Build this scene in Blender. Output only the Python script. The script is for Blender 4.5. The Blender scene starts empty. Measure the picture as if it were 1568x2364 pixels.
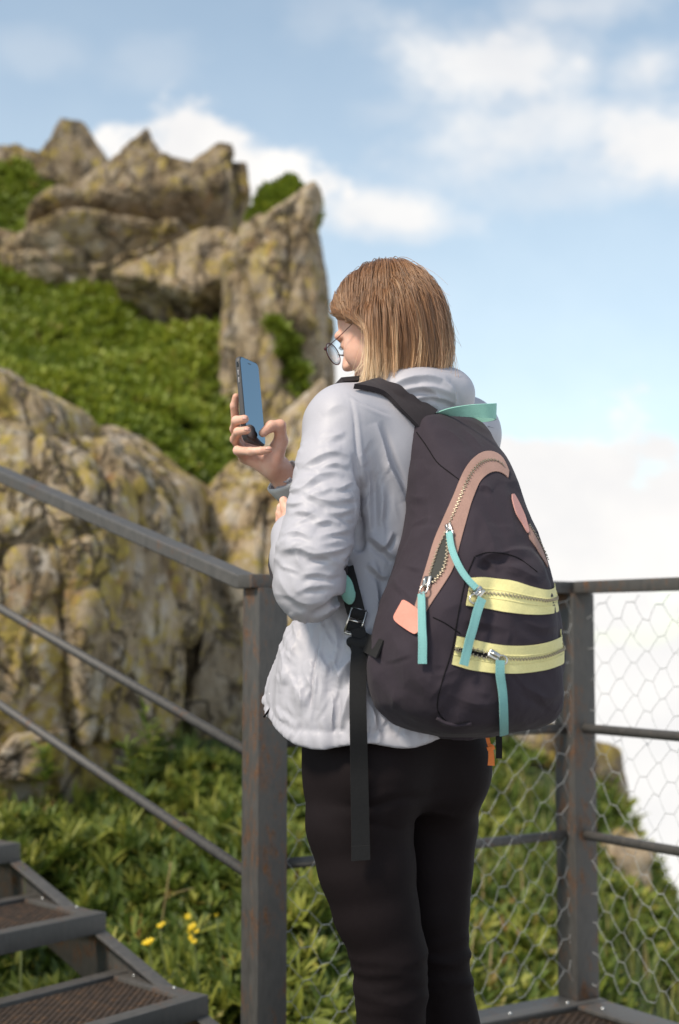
import bpy, bmesh, math, random
import numpy as np
from mathutils import Vector, Matrix
from mathutils.bvhtree import BVHTree

random.seed(7); rng = np.random.default_rng(7)
scene = bpy.context.scene
col = scene.collection

# ------------------------------------------------------------------ camera, sky, sun, exposure
CAM_H = 1.04; PITCH = math.radians(4.67)
cam_d = bpy.data.cameras.new('camera'); cam = bpy.data.objects.new('camera', cam_d); col.objects.link(cam)
cam.location = (0, 0, CAM_H); cam.rotation_euler = (math.pi/2 + PITCH, 0, 0)
cam_d.sensor_fit = 'VERTICAL'; cam_d.sensor_height = 36; cam_d.sensor_width = 24; cam_d.lens = 50
cam_d.clip_start = 0.05; cam_d.clip_end = 2000
cam_d.dof.use_dof = True; cam_d.dof.focus_distance = 2.45; cam_d.dof.aperture_fstop = 3.2
scene.camera = cam
vs = scene.view_settings
vs.view_transform = 'Standard'; vs.look = 'None'; vs.gamma = 1; vs.use_curve_mapping = False; vs.exposure = 1.02
scene.cycles.use_denoising = True
try: scene.cycles.denoiser = 'OPENIMAGEDENOISE'
except Exception: pass
scene.cycles.max_bounces = 6; scene.cycles.diffuse_bounces = 3; scene.cycles.glossy_bounces = 3; scene.cycles.transparent_max_bounces = 12
scene.cycles.caustics_reflective = False; scene.cycles.caustics_refractive = False
scene.cycles.sample_clamp_indirect = 6

FPX = 50/36*2364; CXP, CYP = 784.0, 1182.0
def ray(px, py):
    a = (px-CXP)/FPX; b = (CYP-py)/FPX; c, s = math.cos(PITCH), math.sin(PITCH)
    return np.array([a, c - b*s, s + b*c])
def P(px, py, y):
    """the point on the sight line of a measured photograph position that lies y metres ahead"""
    r = ray(px, py); r = r*(y/r[1]); return np.array([r[0], r[1], r[2]+CAM_H])
def PZ(px, py, z):
    r = ray(px, py); r = r*((z-CAM_H)/r[2]); return np.array([r[0], r[1], r[2]+CAM_H])

SUN_DIR = np.array([-0.50, -0.42, 0.76]); SUN_DIR = SUN_DIR/np.linalg.norm(SUN_DIR)
sun_d = bpy.data.lights.new('sun', 'SUN'); sun = bpy.data.objects.new('sun', sun_d); col.objects.link(sun)
sun_d.energy = 2.0; sun_d.angle = math.radians(10); sun_d.color = (1.0, 0.89, 0.74)
sun.rotation_euler = Vector(SUN_DIR).to_track_quat('Z', 'Y').to_euler()

world = bpy.data.worlds.new('World'); scene.world = world; world.use_nodes = True
def build_world():
    nt = world.node_tree; N = nt.nodes; Lk = nt.links; N.clear()
    def nd(t, **kw):
        n = N.new(t)
        for k, v in kw.items(): setattr(n, k, v)
        return n
    def math_(op, a, b=None, c=None):
        n = nd('ShaderNodeMath', operation=op)
        for i, v in enumerate((a, b, c)):
            if v is None: continue
            if isinstance(v, (int, float)): n.inputs[i].default_value = v
            else: Lk.new(v, n.inputs[i])
        return n.outputs[0]
    out = nd('ShaderNodeOutputWorld'); mixs = nd('ShaderNodeMixShader')
    bs = nd('ShaderNodeBackground'); bs.inputs[1].default_value = 0.108
    bc = nd('ShaderNodeBackground'); bc.inputs[1].default_value = 0.53
    sky = nd('ShaderNodeTexSky', sky_type='NISHITA'); sky.sun_disc = False
    sky.sun_elevation = math.asin(SUN_DIR[2]); sky.sun_rotation = math.atan2(SUN_DIR[0], SUN_DIR[1])
    sky.altitude = 1800; sky.air_density = 1.0; sky.dust_density = 2.2; sky.ozone_density = 0.35
    tint = nd('ShaderNodeMix', data_type='RGBA', blend_type='MULTIPLY'); tint.inputs[0].default_value = 1.0; Lk.new(sky.outputs[0], tint.inputs[6]); tint.inputs[7].default_value = (.98, 1.06, .92, 1)
    Lk.new(tint.outputs[2], bs.inputs[0])
    tc = nd('ShaderNodeTexCoord'); D = tc.outputs['Generated']
    def noise(scale, detail, rough=0.55, sz=1.0):
        m = nd('ShaderNodeMapping'); m.inputs['Scale'].default_value = (1, 1, sz); Lk.new(D, m.inputs['Vector'])
        n = nd('ShaderNodeTexNoise'); n.inputs['Scale'].default_value = scale; n.inputs['Detail'].default_value = detail
        n.inputs['Roughness'].default_value = rough; Lk.new(m.outputs[0], n.inputs['Vector']); return n.outputs['Fac']
    n1 = noise(9.0, 7, 0.58, 1.6); n2 = noise(30.0, 5, 0.6, 1.4)
    nn = math_('ADD', math_('MULTIPLY', math_('SUBTRACT', n1, 0.5), 3.0), math_('MULTIPLY', math_('SUBTRACT', n2, 0.5), 0.9))
    # cumulus: centre direction, half width, half height (radians), density
    def px(x, y, w, h, dens): 
        r = ray(x, y); r = r/np.linalg.norm(r); return (r, w/FPX, h/FPX, dens)
    clouds = [px(1110, 130, 330, 125, .9), px(1500, 150, 120, 70, .8), px(1530, 340, 230, 140, .95), px(1180, 320, 340, 105, .8),
              px(480, 390, 260, 160, 1.0), px(885, 500, 200, 60, .95), px(350, 160, 130, 60, .25), px(90, 130, 120, 60, .25), px(740, 45, 90, 90, .25),
              px(1330, 20, 300, 60, .6), px(1400, 420, 420, 70, .45), px(1350, 1200, 300, 250, 1.0), px(1540, 1200, 220, 190, 1.0), px(790, 890, 95, 70, 1.0), px(900, 260, 160, 50, .3)]
    mask = None
    for c, w, h, dens in clouds:
        s = nd('ShaderNodeVectorMath', operation='SUBTRACT'); Lk.new(D, s.inputs[0]); s.inputs[1].default_value = tuple(c)
        m = nd('ShaderNodeVectorMath', operation='MULTIPLY'); Lk.new(s.outputs[0], m.inputs[0]); m.inputs[1].default_value = (1/w, 1/w, 1/h)
        l = nd('ShaderNodeVectorMath', operation='LENGTH'); Lk.new(m.outputs[0], l.inputs[0])
        v = math_('ADD', l.outputs['Value'], math_('MULTIPLY', nn, -1.0))
        mr = nd('ShaderNodeMapRange', interpolation_type='SMOOTHSTEP'); Lk.new(v, mr.inputs['Value'])
        hard = 0.66 if dens > .95 else 0.0
        mr.inputs['From Min'].default_value = 1.08 if dens > .95 else 1.25; mr.inputs['From Max'].default_value = hard
        mr.inputs['To Min'].default_value = 0; mr.inputs['To Max'].default_value = dens
        mask = mr.outputs[0] if mask is None else math_('MAXIMUM', mask, mr.outputs[0])
    # the bank of cloud lying round the mountain, up to a ragged top a few degrees over the horizon
    sep = nd('ShaderNodeSeparateXYZ'); Lk.new(D, sep.inputs[0])
    nb = noise(8.0, 7, 0.52, 1.6)
    edge = math_('ADD', math_('MULTIPLY', math_('SUBTRACT', nb, 0.5), 0.36), 0.02)
    v = math_('SUBTRACT', edge, sep.outputs['Z'])
    mr = nd('ShaderNodeMapRange', interpolation_type='SMOOTHSTEP'); Lk.new(v, mr.inputs['Value'])
    mr.inputs['From Min'].default_value = -0.03; mr.inputs['From Max'].default_value = 0.03
    mask = math_('MAXIMUM', mask, mr.outputs[0])
    # scattered cloud all round, away from the part of the sky in view, and a thin even veil of high haze
    dp = nd('ShaderNodeVectorMath', operation='DOT_PRODUCT'); Lk.new(D, dp.inputs[0]); dp.inputs[1].default_value = (.28, .93, .24)
    off = nd('ShaderNodeMapRange', interpolation_type='SMOOTHSTEP'); Lk.new(dp.outputs['Value'], off.inputs['Value'])
    off.inputs['From Min'].default_value = .90; off.inputs['From Max'].default_value = .70
    ng = noise(3.2, 6, .55, 1.5); mg = nd('ShaderNodeMapRange', interpolation_type='SMOOTHSTEP'); Lk.new(ng, mg.inputs['Value'])
    mg.inputs['From Min'].default_value = .50; mg.inputs['From Max'].default_value = .66; mg.inputs['To Max'].default_value = .85
    mask = math_('MAXIMUM', mask, math_('MULTIPLY', mg.outputs[0], off.outputs[0]))
    veil = nd('ShaderNodeMapRange'); Lk.new(sep.outputs['Z'], veil.inputs['Value'])
    veil.inputs['From Min'].default_value = 0.0; veil.inputs['From Max'].default_value = .45; veil.inputs['To Min'].default_value = .58; veil.inputs['To Max'].default_value = .16
    mask = math_('MAXIMUM', mask, math_('ADD', veil.outputs[0], math_('MULTIPLY', mask, .55)))
    mask = math_('MINIMUM', mask, 1.0)
    # soft grey modelling inside the clouds
    n3 = noise(14.0, 5, 0.5, 1.3)
    rampv = nd('ShaderNodeMapRange'); Lk.new(n3, rampv.inputs['Value'])
    rampv.inputs['From Min'].default_value = 0.25; rampv.inputs['From Max'].default_value = 0.75
    mc = nd('ShaderNodeMix', data_type='RGBA'); Lk.new(rampv.outputs[0], mc.inputs[0])
    mc.inputs[6].default_value = (0.84, 0.835, 0.84, 1); mc.inputs[7].default_value = (1.0, 0.975, 0.94, 1)
    Lk.new(mc.outputs[2], bc.inputs[0])
    Lk.new(mask, mixs.inputs[0]); Lk.new(bs.outputs[0], mixs.inputs[1]); Lk.new(bc.outputs[0], mixs.inputs[2]); Lk.new(mixs.outputs[0], out.inputs[0])
build_world()

# ------------------------------------------------------------------ helpers
def link(o, parent=None):
    col.objects.link(o)
    if parent is not None: o.parent = parent
    return o
def tag(o, label=None, cat=None, group=None, kind=None):
    if label: o['label'] = label
    if cat: o['category'] = cat
    if group: o['group'] = group
    if kind: o['kind'] = kind
    return o
def empty(name, loc=(0, 0, 0)):
    o = bpy.data.objects.new(name, None); o.empty_display_size = 0.1
    col.objects.link(o); o.location = tuple(loc); return o

def mesh_from(name, V, F, mat, parent=None, smooth=True, attr=None):
    """V (n,3) world coordinates; F an (m,4)/(m,3) int array or a list of tuples. The object's origin is put at its base."""
    V = np.asarray(V, dtype=np.float64)
    lo, hi = V.min(0), V.max(0); org = np.array([(lo[0]+hi[0])/2, (lo[1]+hi[1])/2, lo[2]])
    me = bpy.data.meshes.new(name)
    if isinstance(F, np.ndarray):
        m, k = F.shape
        me.vertices.add(len(V)); me.vertices.foreach_set('co', (V-org).astype(np.float32).ravel())
        me.loops.add(m*k); me.loops.foreach_set('vertex_index', F.astype(np.int32).ravel())
        me.polygons.add(m); me.polygons.foreach_set('loop_start', (np.arange(m)*k).astype(np.int32))
        me.update(calc_edges=True)
    else:
        me.from_pydata([tuple(v) for v in (V-org)], [], F); me.update()
    me.polygons.foreach_set('use_smooth', np.full(len(me.polygons), smooth))
    if attr is not None:
        for an, av in attr.items():
            a = me.attributes.new(an, 'FLOAT', 'POINT'); a.data.foreach_set('value', np.asarray(av, dtype=np.float32))
    me.materials.append(mat)
    o = bpy.data.objects.new(name, me); col.objects.link(o)
    if parent is not None:
        o.parent = parent; pl = parent['_w'] if '_w' in parent else parent.location
        o.location = tuple(org - world_loc(parent))
    else: o.location = tuple(org)
    return o
def world_loc(o):
    v = np.array(o.location)
    while o.parent is not None:
        o = o.parent; v = v + np.array(o.location)
    return v

class MB:
    """collects boxes, tubes and sheets into one mesh"""
    def __init__(s): s.V = []; s.F = []; s.n = 0
    def add(s, V, F):
        V = np.asarray(V, float); s.V.append(V); s.F += [tuple(int(i)+s.n for i in f) for f in F]; s.n += len(V); return s
    def box(s, c, ax, half, bev=0.0):
        """c centre, ax three unit vectors, half sizes"""
        c = np.asarray(c, float); ax = [np.asarray(a, float) for a in ax]
        if bev <= 0:
            V = [c + sx*half[0]*ax[0] + sy*half[1]*ax[1] + sz*half[2]*ax[2] for sz in (-1, 1) for sx, sy in ((-1, -1), (1, -1), (1, 1), (-1, 1))]
            F = [(3, 2, 1, 0), (4, 5, 6, 7), (0, 1, 5, 4), (1, 2, 6, 5), (2, 3, 7, 6), (3, 0, 4, 7)]
            if np.dot(np.cross(ax[0], ax[1]), ax[2]) < 0: F = [f[::-1] for f in F]
            return s.add(V, F)
        bm = bmesh.new(); bmesh.ops.create_cube(bm, size=2)
        for v in bm.verts: v.co = Vector((v.co.x*half[0], v.co.y*half[1], v.co.z*half[2]))
        bmesh.ops.bevel(bm, geom=list(bm.edges), offset=bev, segments=2, affect='EDGES', profile=0.6)
        bm.verts.index_update()
        V = [c + v.co.x*ax[0] + v.co.y*ax[1] + v.co.z*ax[2] for v in bm.verts]
        F = [[v.index for v in f.verts] for f in bm.faces]
        if np.dot(np.cross(ax[0], ax[1]), ax[2]) < 0: F = [f[::-1] for f in F]
        bm.free(); return s.add(V, F)
    def tube(s, pts, r, n=8, cap=True, flat=1.0, up=None):
        pts = np.asarray(pts, float); m = len(pts); r = np.broadcast_to(np.asarray(r, float), (m,))
        t = np.gradient(pts, axis=0); t /= np.linalg.norm(t, axis=1)[:, None] + 1e-12
        a = np.array(up if up is not None else (0, 0, 1.0)); 
        if abs(np.dot(a, t[0])) > .95: a = np.array((1.0, 0.2, 0))
        V = []
        for i in range(m):
            b = np.cross(t[i], a); b /= np.linalg.norm(b)+1e-12; a2 = np.cross(b, t[i]); a = a2
            for k in range(n):
                an = 2*math.pi*k/n; V.append(pts[i] + r[i]*(math.cos(an)*b + math.sin(an)*flat*a2))
        F = [(i*n+k, i*n+(k+1) % n, (i+1)*n+(k+1) % n, (i+1)*n+k) for i in range(m-1) for k in range(n)]
        if cap: F += [tuple(range(n))[::-1], tuple((m-1)*n+k for k in range(n))]
        return s.add(V, F)
    def sheet(s, G, N, thick):
        """G (a,b,3) grid, N its normals: a closed sheet of that thickness lying on G"""
        a, b = G.shape[:2]; top = (G + N*thick).reshape(-1, 3); bot = G.reshape(-1, 3); n = a*b
        F = []
        for i in range(a-1):
            for j in range(b-1):
                q = (i*b+j, (i+1)*b+j, (i+1)*b+j+1, i*b+j+1)
                F.append(q); F.append(tuple(x+n for x in q[::-1]))
        def side(u, v): F.append((u, v, v+n, u+n)[::-1])
        for i in range(a-1): side(i*b, (i+1)*b); side((i+1)*b+b-1, i*b+b-1)
        for j in range(b-1): side(j+1, j); side((a-1)*b+j, (a-1)*b+j+1)
        return s.add(np.concatenate([bot, top]), F)
    def build(s, name, mat, parent=None, smooth=False, fixn=False):
        o = mesh_from(name, np.concatenate(s.V), s.F, mat, parent, smooth)
        if fixn:
            bm = bmesh.new(); bm.from_mesh(o.data); bmesh.ops.recalc_face_normals(bm, faces=bm.faces); bm.to_mesh(o.data); bm.free()
        return o

def smooth_angle(o, deg=40):
    me = o.data; bm = bmesh.new(); bm.from_mesh(me); lim = math.radians(deg)
    for e in bm.edges:
        if len(e.link_faces) == 2: e.smooth = e.calc_face_angle(0) < lim
    for f in bm.faces: f.smooth = True
    bm.to_mesh(me); bm.free(); return o

# lattice noise for numpy
_LAT = np.random.default_rng(3).random((32, 32, 32)).astype(np.float32)
def vnoise(p):
    p = np.asarray(p, dtype=np.float32); i = np.floor(p).astype(np.int32); f = p - i; f = f*f*(3-2*f); i0 = i & 31; i1 = (i+1) & 31
    x0, y0, z0 = i0[..., 0], i0[..., 1], i0[..., 2]; x1, y1, z1 = i1[..., 0], i1[..., 1], i1[..., 2]; fx, fy, fz = f[..., 0], f[..., 1], f[..., 2]
    L = _LAT
    a = L[x0, y0, z0]*(1-fx)+L[x1, y0, z0]*fx; b = L[x0, y1, z0]*(1-fx)+L[x1, y1, z0]*fx
    c = L[x0, y0, z1]*(1-fx)+L[x1, y0, z1]*fx; d = L[x0, y1, z1]*(1-fx)+L[x1, y1, z1]*fx
    return (a*(1-fy)+b*fy)*(1-fz)+(c*(1-fy)+d*fy)*fz
def fbm(p, oct=4, rough=.5):
    p = np.asarray(p, dtype=np.float32); s = 0; a = 1; t = 0
    for o in range(oct): s = s + a*(vnoise(p+o*7.3)-.5)*2; t += a; a *= rough; p = p*2.03
    return s/t
def ridged(p, oct=3):
    p = np.asarray(p, dtype=np.float32); s = 0; a = 1; t = 0
    for o in range(oct): s = s + a*(1-np.abs(2*vnoise(p+o*5.1)-1)); t += a; a *= .5; p = p*2.1
    return s/t
def crom(pts, n):
    """Catmull-Rom through pts, n samples evenly spaced by length"""
    p = np.asarray(pts, float)
    if len(p) == 2: 
        t = np.linspace(0, 1, n)[:, None]; return p[0]*(1-t)+p[1]*t
    q = np.vstack([2*p[0]-p[1], p, 2*p[-1]-p[-2]]); t = np.linspace(0, 1, 24, endpoint=False)[None, :, None]; a, b, c, d = (q[k:len(q)-3+k, None, :] for k in range(4))
    out = (.5*(2*b+(c-a)*t+(2*a-5*b+4*c-d)*t*t+(3*b-a-3*c+d)*t**3)).reshape(-1, p.shape[1])
    out = np.vstack([out, p[-1:]]); L = np.concatenate([[0], np.cumsum(np.linalg.norm(np.diff(out, axis=0), axis=1))])
    s = np.linspace(0, L[-1], n); return np.stack([np.interp(s, L, out[:, k]) for k in range(out.shape[1])], 1)
def unit(v): v = np.asarray(v, float); return v/(np.linalg.norm(v)+1e-12)

# ------------------------------------------------------------------ materials
class NT:
    def __init__(s, name):
        s.m = bpy.data.materials.new(name); s.m.use_nodes = True; s.t = s.m.node_tree; s.N = s.t.nodes
        s.b = s.N['Principled BSDF']; s.out = s.N['Material Output']; s.tc = None
    def nd(s, t, **kw):
        n = s.N.new(t)
        for k, v in kw.items(): setattr(n, k, v)
        return n
    def L(s, a, b): s.t.links.new(a, b)
    def coord(s, scale=(1, 1, 1), rot=(0, 0, 0), kind='Object'):
        if s.tc is None: s.tc = s.nd('ShaderNodeTexCoord')
        m = s.nd('ShaderNodeMapping'); m.inputs['Scale'].default_value = scale; m.inputs['Rotation'].default_value = rot
        s.L(s.tc.outputs[kind], m.inputs['Vector']); return m.outputs[0]
    def noise(s, scale, detail=4, rough=.55, vec=None, dist=0.0):
        n = s.nd('ShaderNodeTexNoise'); n.inputs['Scale'].default_value = scale; n.inputs['Detail'].default_value = detail
        n.inputs['Roughness'].default_value = rough; n.inputs['Distortion'].default_value = dist
        s.L(vec if vec is not None else s.coord(), n.inputs['Vector']); return n.outputs['Fac']
    def voro(s, scale, vec=None, feature='F1', rnd=1.0):
        n = s.nd('ShaderNodeTexVoronoi', feature=feature); n.inputs['Scale'].default_value = scale; n.inputs['Randomness'].default_value = rnd
        s.L(vec if vec is not None else s.coord(), n.inputs['Vector']); return n
    def ramp(s, fac, stops):
        n = s.nd('ShaderNodeValToRGB'); e = n.color_ramp.elements
        while len(e) < len(stops): e.new(0.5)
        for el, (p, c) in zip(e, stops): el.position = p; el.color = tuple(c)+((1,) if len(c) == 3 else ())
        s.L(fac, n.inputs[0]); return n.outputs[0]
    def rng(s, fac, a, b, c=0., d=1.):
        n = s.nd('ShaderNodeMapRange'); s.L(fac, n.inputs['Value'])
        for k, v in zip(('From Min', 'From Max', 'To Min', 'To Max'), (a, b, c, d)): n.inputs[k].default_value = v
        return n.outputs[0]
    def mix(s, fac, a, b, mode='MIX'):
        n = s.nd('ShaderNodeMix', data_type='RGBA', blend_type=mode)
        if isinstance(fac, (int, float)): n.inputs[0].default_value = fac
        else: s.L(fac, n.inputs[0])
        for i, v in ((6, a), (7, b)):
            if isinstance(v, (tuple, list)): n.inputs[i].default_value = tuple(v)+((1,) if len(v) == 3 else ())
            else: s.L(v, n.inputs[i])
        return n.outputs[2]
    def math(s, op, a, b=0.0):
        n = s.nd('ShaderNodeMath', operation=op)
        for i, v in enumerate((a, b)):
            if isinstance(v, (int, float)): n.inputs[i].default_value = v
            else: s.L(v, n.inputs[i])
        return n.outputs[0]
    def attr(s, name):
        n = s.nd('ShaderNodeAttribute'); n.attribute_name = name; return n
    def set(s, **kw):
        for k, v in kw.items():
            inp = s.b.inputs[k.replace('_', ' ')]
            if hasattr(v, 'is_linked'): s.L(v, inp)
            elif isinstance(v, (tuple, list)) and len(v) == 3 and inp.type == 'RGBA': inp.default_value = tuple(v)+(1,)
            else: inp.default_value = v
        return s
    def bump(s, height, strength=.3, dist=.01, prev=None):
        n = s.nd('ShaderNodeBump'); n.inputs['Strength'].default_value = strength; n.inputs['Distance'].default_value = dist
        s.L(height, n.inputs['Height'])
        if prev is not None: s.L(prev, n.inputs['Normal'])
        s.L(n.outputs[0], s.b.inputs['Normal']); return n.outputs[0]

def mat_steel(name='weathered_steel', rust=.5, base=(.088, .083, .078)):
    t = NT(name); c = t.coord()
    big = t.noise(7, 6, .62, c); fine = t.noise(60, 5, .65, t.coord((1, 1, .35)))
    paint = t.mix(t.rng(fine, .3, .75), tuple(x*.8 for x in base), tuple(x*1.35 for x in base))
    rustc = t.ramp(t.noise(90, 4, .6, c), [(.3, (.07, .03, .013)), (.7, (.2, .085, .028))])
    f = t.math('ADD', t.math('MULTIPLY', big, .6), t.math('MULTIPLY', fine, .5))
    k = t.rng(f, .66-.1*rust, .78-.1*rust, 0, .9)
    t.set(Base_Color=t.mix(k, paint, rustc), Roughness=t.rng(fine, .2, .8, .45, .75), Metallic=.25)
    t.bump(fine, .25, .002); return t.m
M = {}
M['steel'] = mat_steel()
M['steel_rusty'] = mat_steel('rusting_steel', 1.05, (.080, .075, .070))
t = NT('rusty_grating'); f = t.noise(40, 5, .6)
t.set(Base_Color=t.ramp(f, [(.3, (.03, .022, .018)), (.55, (.075, .05, .035)), (.75, (.16, .08, .035))]), Roughness=.75, Metallic=.2); M['grating'] = t.m
t = NT('galvanised_wire'); f = t.noise(70, 3)
t.set(Base_Color=t.ramp(f, [(.3, (.30, .31, .31)), (.7, (.50, .51, .51))]), Roughness=.55, Metallic=.35); M['wire'] = t.m
t = NT('zinc_bolt'); t.set(Base_Color=(.55, .56, .56), Roughness=.35, Metallic=.9); M['bolt'] = t.m

# ------------------------------------------------------------------ platform, railing and stairs
Z = np.array([0, 0, 1.0])
POST_L = np.array([-0.186, 3.57, 0]); POST_R = np.array([0.678, 4.13, 0])
U = unit(POST_R-POST_L); Vv = np.array([U[1], -U[0], 0])            # U along the far railing, Vv towards the photographer
STAIR = unit(np.array([-0.68, 0.73, 0])); NOSE = unit(np.array([0.62, 0.78, 0]))
RISE = 0.300; RAIL_TOP = 1.172

def beam(a, b, w, h, mat, name, parent, up=Z, bev=.004):
    a = np.asarray(a, float); b = np.asarray(b, float); x = unit(b-a); y = unit(np.cross(up, x)); z = np.cross(x, y)
    o = MB().box((a+b)/2, (x, y, z), (np.linalg.norm(b-a)/2, w/2, h/2), bev).build(name, mat, parent, True); return smooth_angle(o)

platform = tag(empty('viewing_platform', (0.6, 2.2, 0)), 'dark steel viewing platform with rusty expanded metal floor under the woman', 'platform')
railing = tag(empty('platform_railing', tuple((POST_L+POST_R)/2)), 'grey steel platform railing with square posts and hexagonal wire netting', 'railing')
def post(p, name='post'):
    o = MB().box(p+Z*(RAIL_TOP-.032)/2, (U, Vv, Z), (.042, .042, (RAIL_TOP-.032)/2), .005).build(name, M['steel_rusty'], railing, True)
    smooth_angle(o); return o
post(POST_L); post(POST_R)
P3 = POST_R + Vv*1.55; post(P3)
def flat_rail(a, b, z, name, w=.062, h=.034, mat='steel'): return beam(a+Z*z, b+Z*z, w, h, M[mat], name, railing)
flat_rail(POST_L-U*.06, POST_R+U*.031, RAIL_TOP-.0155, 'top_rail', .072, .034, 'steel_rusty')
flat_rail(POST_R+Vv*.037, P3+Vv*.04, RAIL_TOP-.0150, 'top_rail', .070, .034, 'steel_rusty')
def round_rail(a, b, z, name): return MB().tube([a+Z*z, b+Z*z], .0135, 12).build(name, M['steel'], railing, True)
for z in (.755, .455):
    round_rail(POST_L+U*.03, POST_R-U*.03, z, 'middle_rail'); round_rail(POST_R+Vv*.03, P3-Vv*.03, z, 'middle_rail')

def hex_net(a, b, z0, z1, name, flip=1):
    """hexagonal wire netting between two posts, with twisted flat sides and slanting wires"""
    a = np.asarray(a); b = np.asarray(b); d = unit(b-a); W = np.linalg.norm(b-a); nrm = np.cross(d, Z)
    tw, dx, dy = .020, .034, .043
    mb = MB(); r = np.random.default_rng(11); px = tw+dx
    nodes = {}
    def pt(x, z):
        key = (round(x, 4), round(z, 4))
        if key not in nodes: nodes[key] = np.array([r.normal(0, .0035), r.normal(0, .0035), r.normal(0, .0025)])
        e = nodes[key]; x2 = min(max(x+e[0]+.01*math.sin(z*9), 0), W); z2 = min(max(z+e[1]+.008*math.sin(x*7+1), z0), z1)
        return a + d*x2 + Z*z2 + nrm*(e[2]+.012*math.sin(x*5.1)*math.sin(z*4.3))
    i = 0; x = 0.0
    ncol = int(W/px)+2; nrow = int((z1-z0)/(2*dy))+2
    for i in range(-1, ncol):
        for j in range(-1, nrow):
            x = i*px; zc = z0 + j*2*dy + (dy if i % 2 else 0)
            if zc < z0-.01 or zc > z1+.01 or x+tw < 0 or x > W: continue
            mb.tube([pt(x, zc), (pt(x, zc)+pt(x+tw, zc))/2, pt(x+tw, zc)], .0011, 5, False)
            for s in (-1, 1):
                z2 = zc+s*dy
                if x+tw+dx <= W+.02 and z0-.02 <= z2 <= z1+.02:
                    p, q = pt(x+tw, zc), pt(x+px, z2)
                    mb.tube([p, (p+q)/2+nrm*.002, q], .0007, 5, False)
    return tag(mb.build(name, M['wire'], railing, True), kind=None)
hex_net(POST_L+U*.036+Vv*.02, POST_R-U*.036+Vv*.02, .03, RAIL_TOP-.04, 'wire_netting')
hex_net(POST_R+Vv*.036+U*.016, P3-Vv*.036+U*.016, .03, RAIL_TOP-.04, 'wire_netting')

# stairs climbing away behind the left post
S0 = POST_L + np.array([0, 0, 0])
def on_stair(t, z=0): return S0 + STAIR*t + Z*(t*RISE+z)
stair = tag(empty('metal_stairs', tuple(S0)), 'dark steel staircase with mesh treads climbing away from the platform', 'stairs')
srail = tag(empty('stair_railing', tuple(S0)), 'sloping grey steel stair handrail with two thin bars below', 'railing')
SU = unit(STAIR+Z*RISE)
k0 = .07
elbow = S0 + STAIR*k0 + Z*(RAIL_TOP-.0155)
hr = MB(); side = unit(np.cross(Z, STAIR))
def rail_profile(pts, w, h, upv):
    pts = np.asarray(pts); m = MB(); V = []
    for i, p in enumerate(pts):
        t_ = unit(pts[min(i+1, len(pts)-1)]-pts[max(i-1, 0)]); u_ = unit(np.cross(t_, side)); u_ = u_ if u_[2] > 0 else -u_
        c = 1/max(.9, 1)
        for sx, sy in ((-1, -1), (1, -1), (1, 1), (-1, 1)): V.append(p+side*sx*w/2+u_*sy*h/2*c)
    n = len(pts); F = [(i*4+k, i*4+(k+1) % 4, (i+1)*4+(k+1) % 4, (i+1)*4+k) for i in range(n-1) for k in range(4)]+[(3, 2, 1, 0), tuple((n-1)*4+k for k in range(4))]
    m.add(V, F); return m
hp = [S0 - STAIR*.030 + Z*(RAIL_TOP-.0160), elbow, on_stair(3.2, RAIL_TOP-.0155 - k0*RISE)]
o = rail_profile(hp, .070, .036, Z).build('handrail', M['steel'], srail, False, True)
bv = o.modifiers.new('bevel', 'BEVEL'); bv.width = .004; bv.segments = 2; smooth_angle(o, 30)
for z in (.745, .445):
    MB().tube([on_stair(.03, z-.035), on_stair(3.2, z-.035)], .0135, 12).build('middle_bar', M['steel'], srail, True)
for tt in (1.95, 3.15):
    o = MB().box(on_stair(tt)+Z*(.53), (STAIR, side, Z), (.033, .033, .60), .005).build('post', M['steel_rusty'], srail, True); smooth_angle(o)
# stringer plate under the railing and a second one on the far side of the treads
TW = 1.25
for off, nm in ((0.0, 'stringer'), (TW+.03, 'stringer')):
    a = on_stair(-.02, -.105)-NOSE*off; b = on_stair(3.3, -.105)-NOSE*off
    beam(a, b, .008, .17, M['steel_rusty'], nm, stair)
    beam(a+Z*.088+side*.018, b+Z*.088+side*.018, .044, .007, M['steel'], 'stringer_flange', stair)

def lattice(org, ax, ay, W, H, lx, ly, inside=None, thick=.0035):
    """expanded metal: diamond strands with their own tilt"""
    nx = int(W/lx); ny = int(H/ly); mb_V = []; mb_F = []
    n = 0; dz = .005
    for j in range(ny):
        for i in range(nx):
            c = org + ax*((i+.5*(j % 2)+.5)*lx) + ay*((j+.5)*ly)
            if inside is not None and not inside(c): continue
            for sx in (-1, 1):
                a = c - ax*.5*lx*sx; b = c + ay*ly*1.0
                w = ay*.0032
                q = [a-w, a+w, b+w+Z*dz*.2, b-w+Z*dz*.2, a-w-Z*dz, b-w-Z*dz]
                mb_V += q; mb_F += [(n, n+1, n+2, n+3), (n, n+3, n+5, n+4)]; n += 6
    return np.array(mb_V), mb_F

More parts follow.
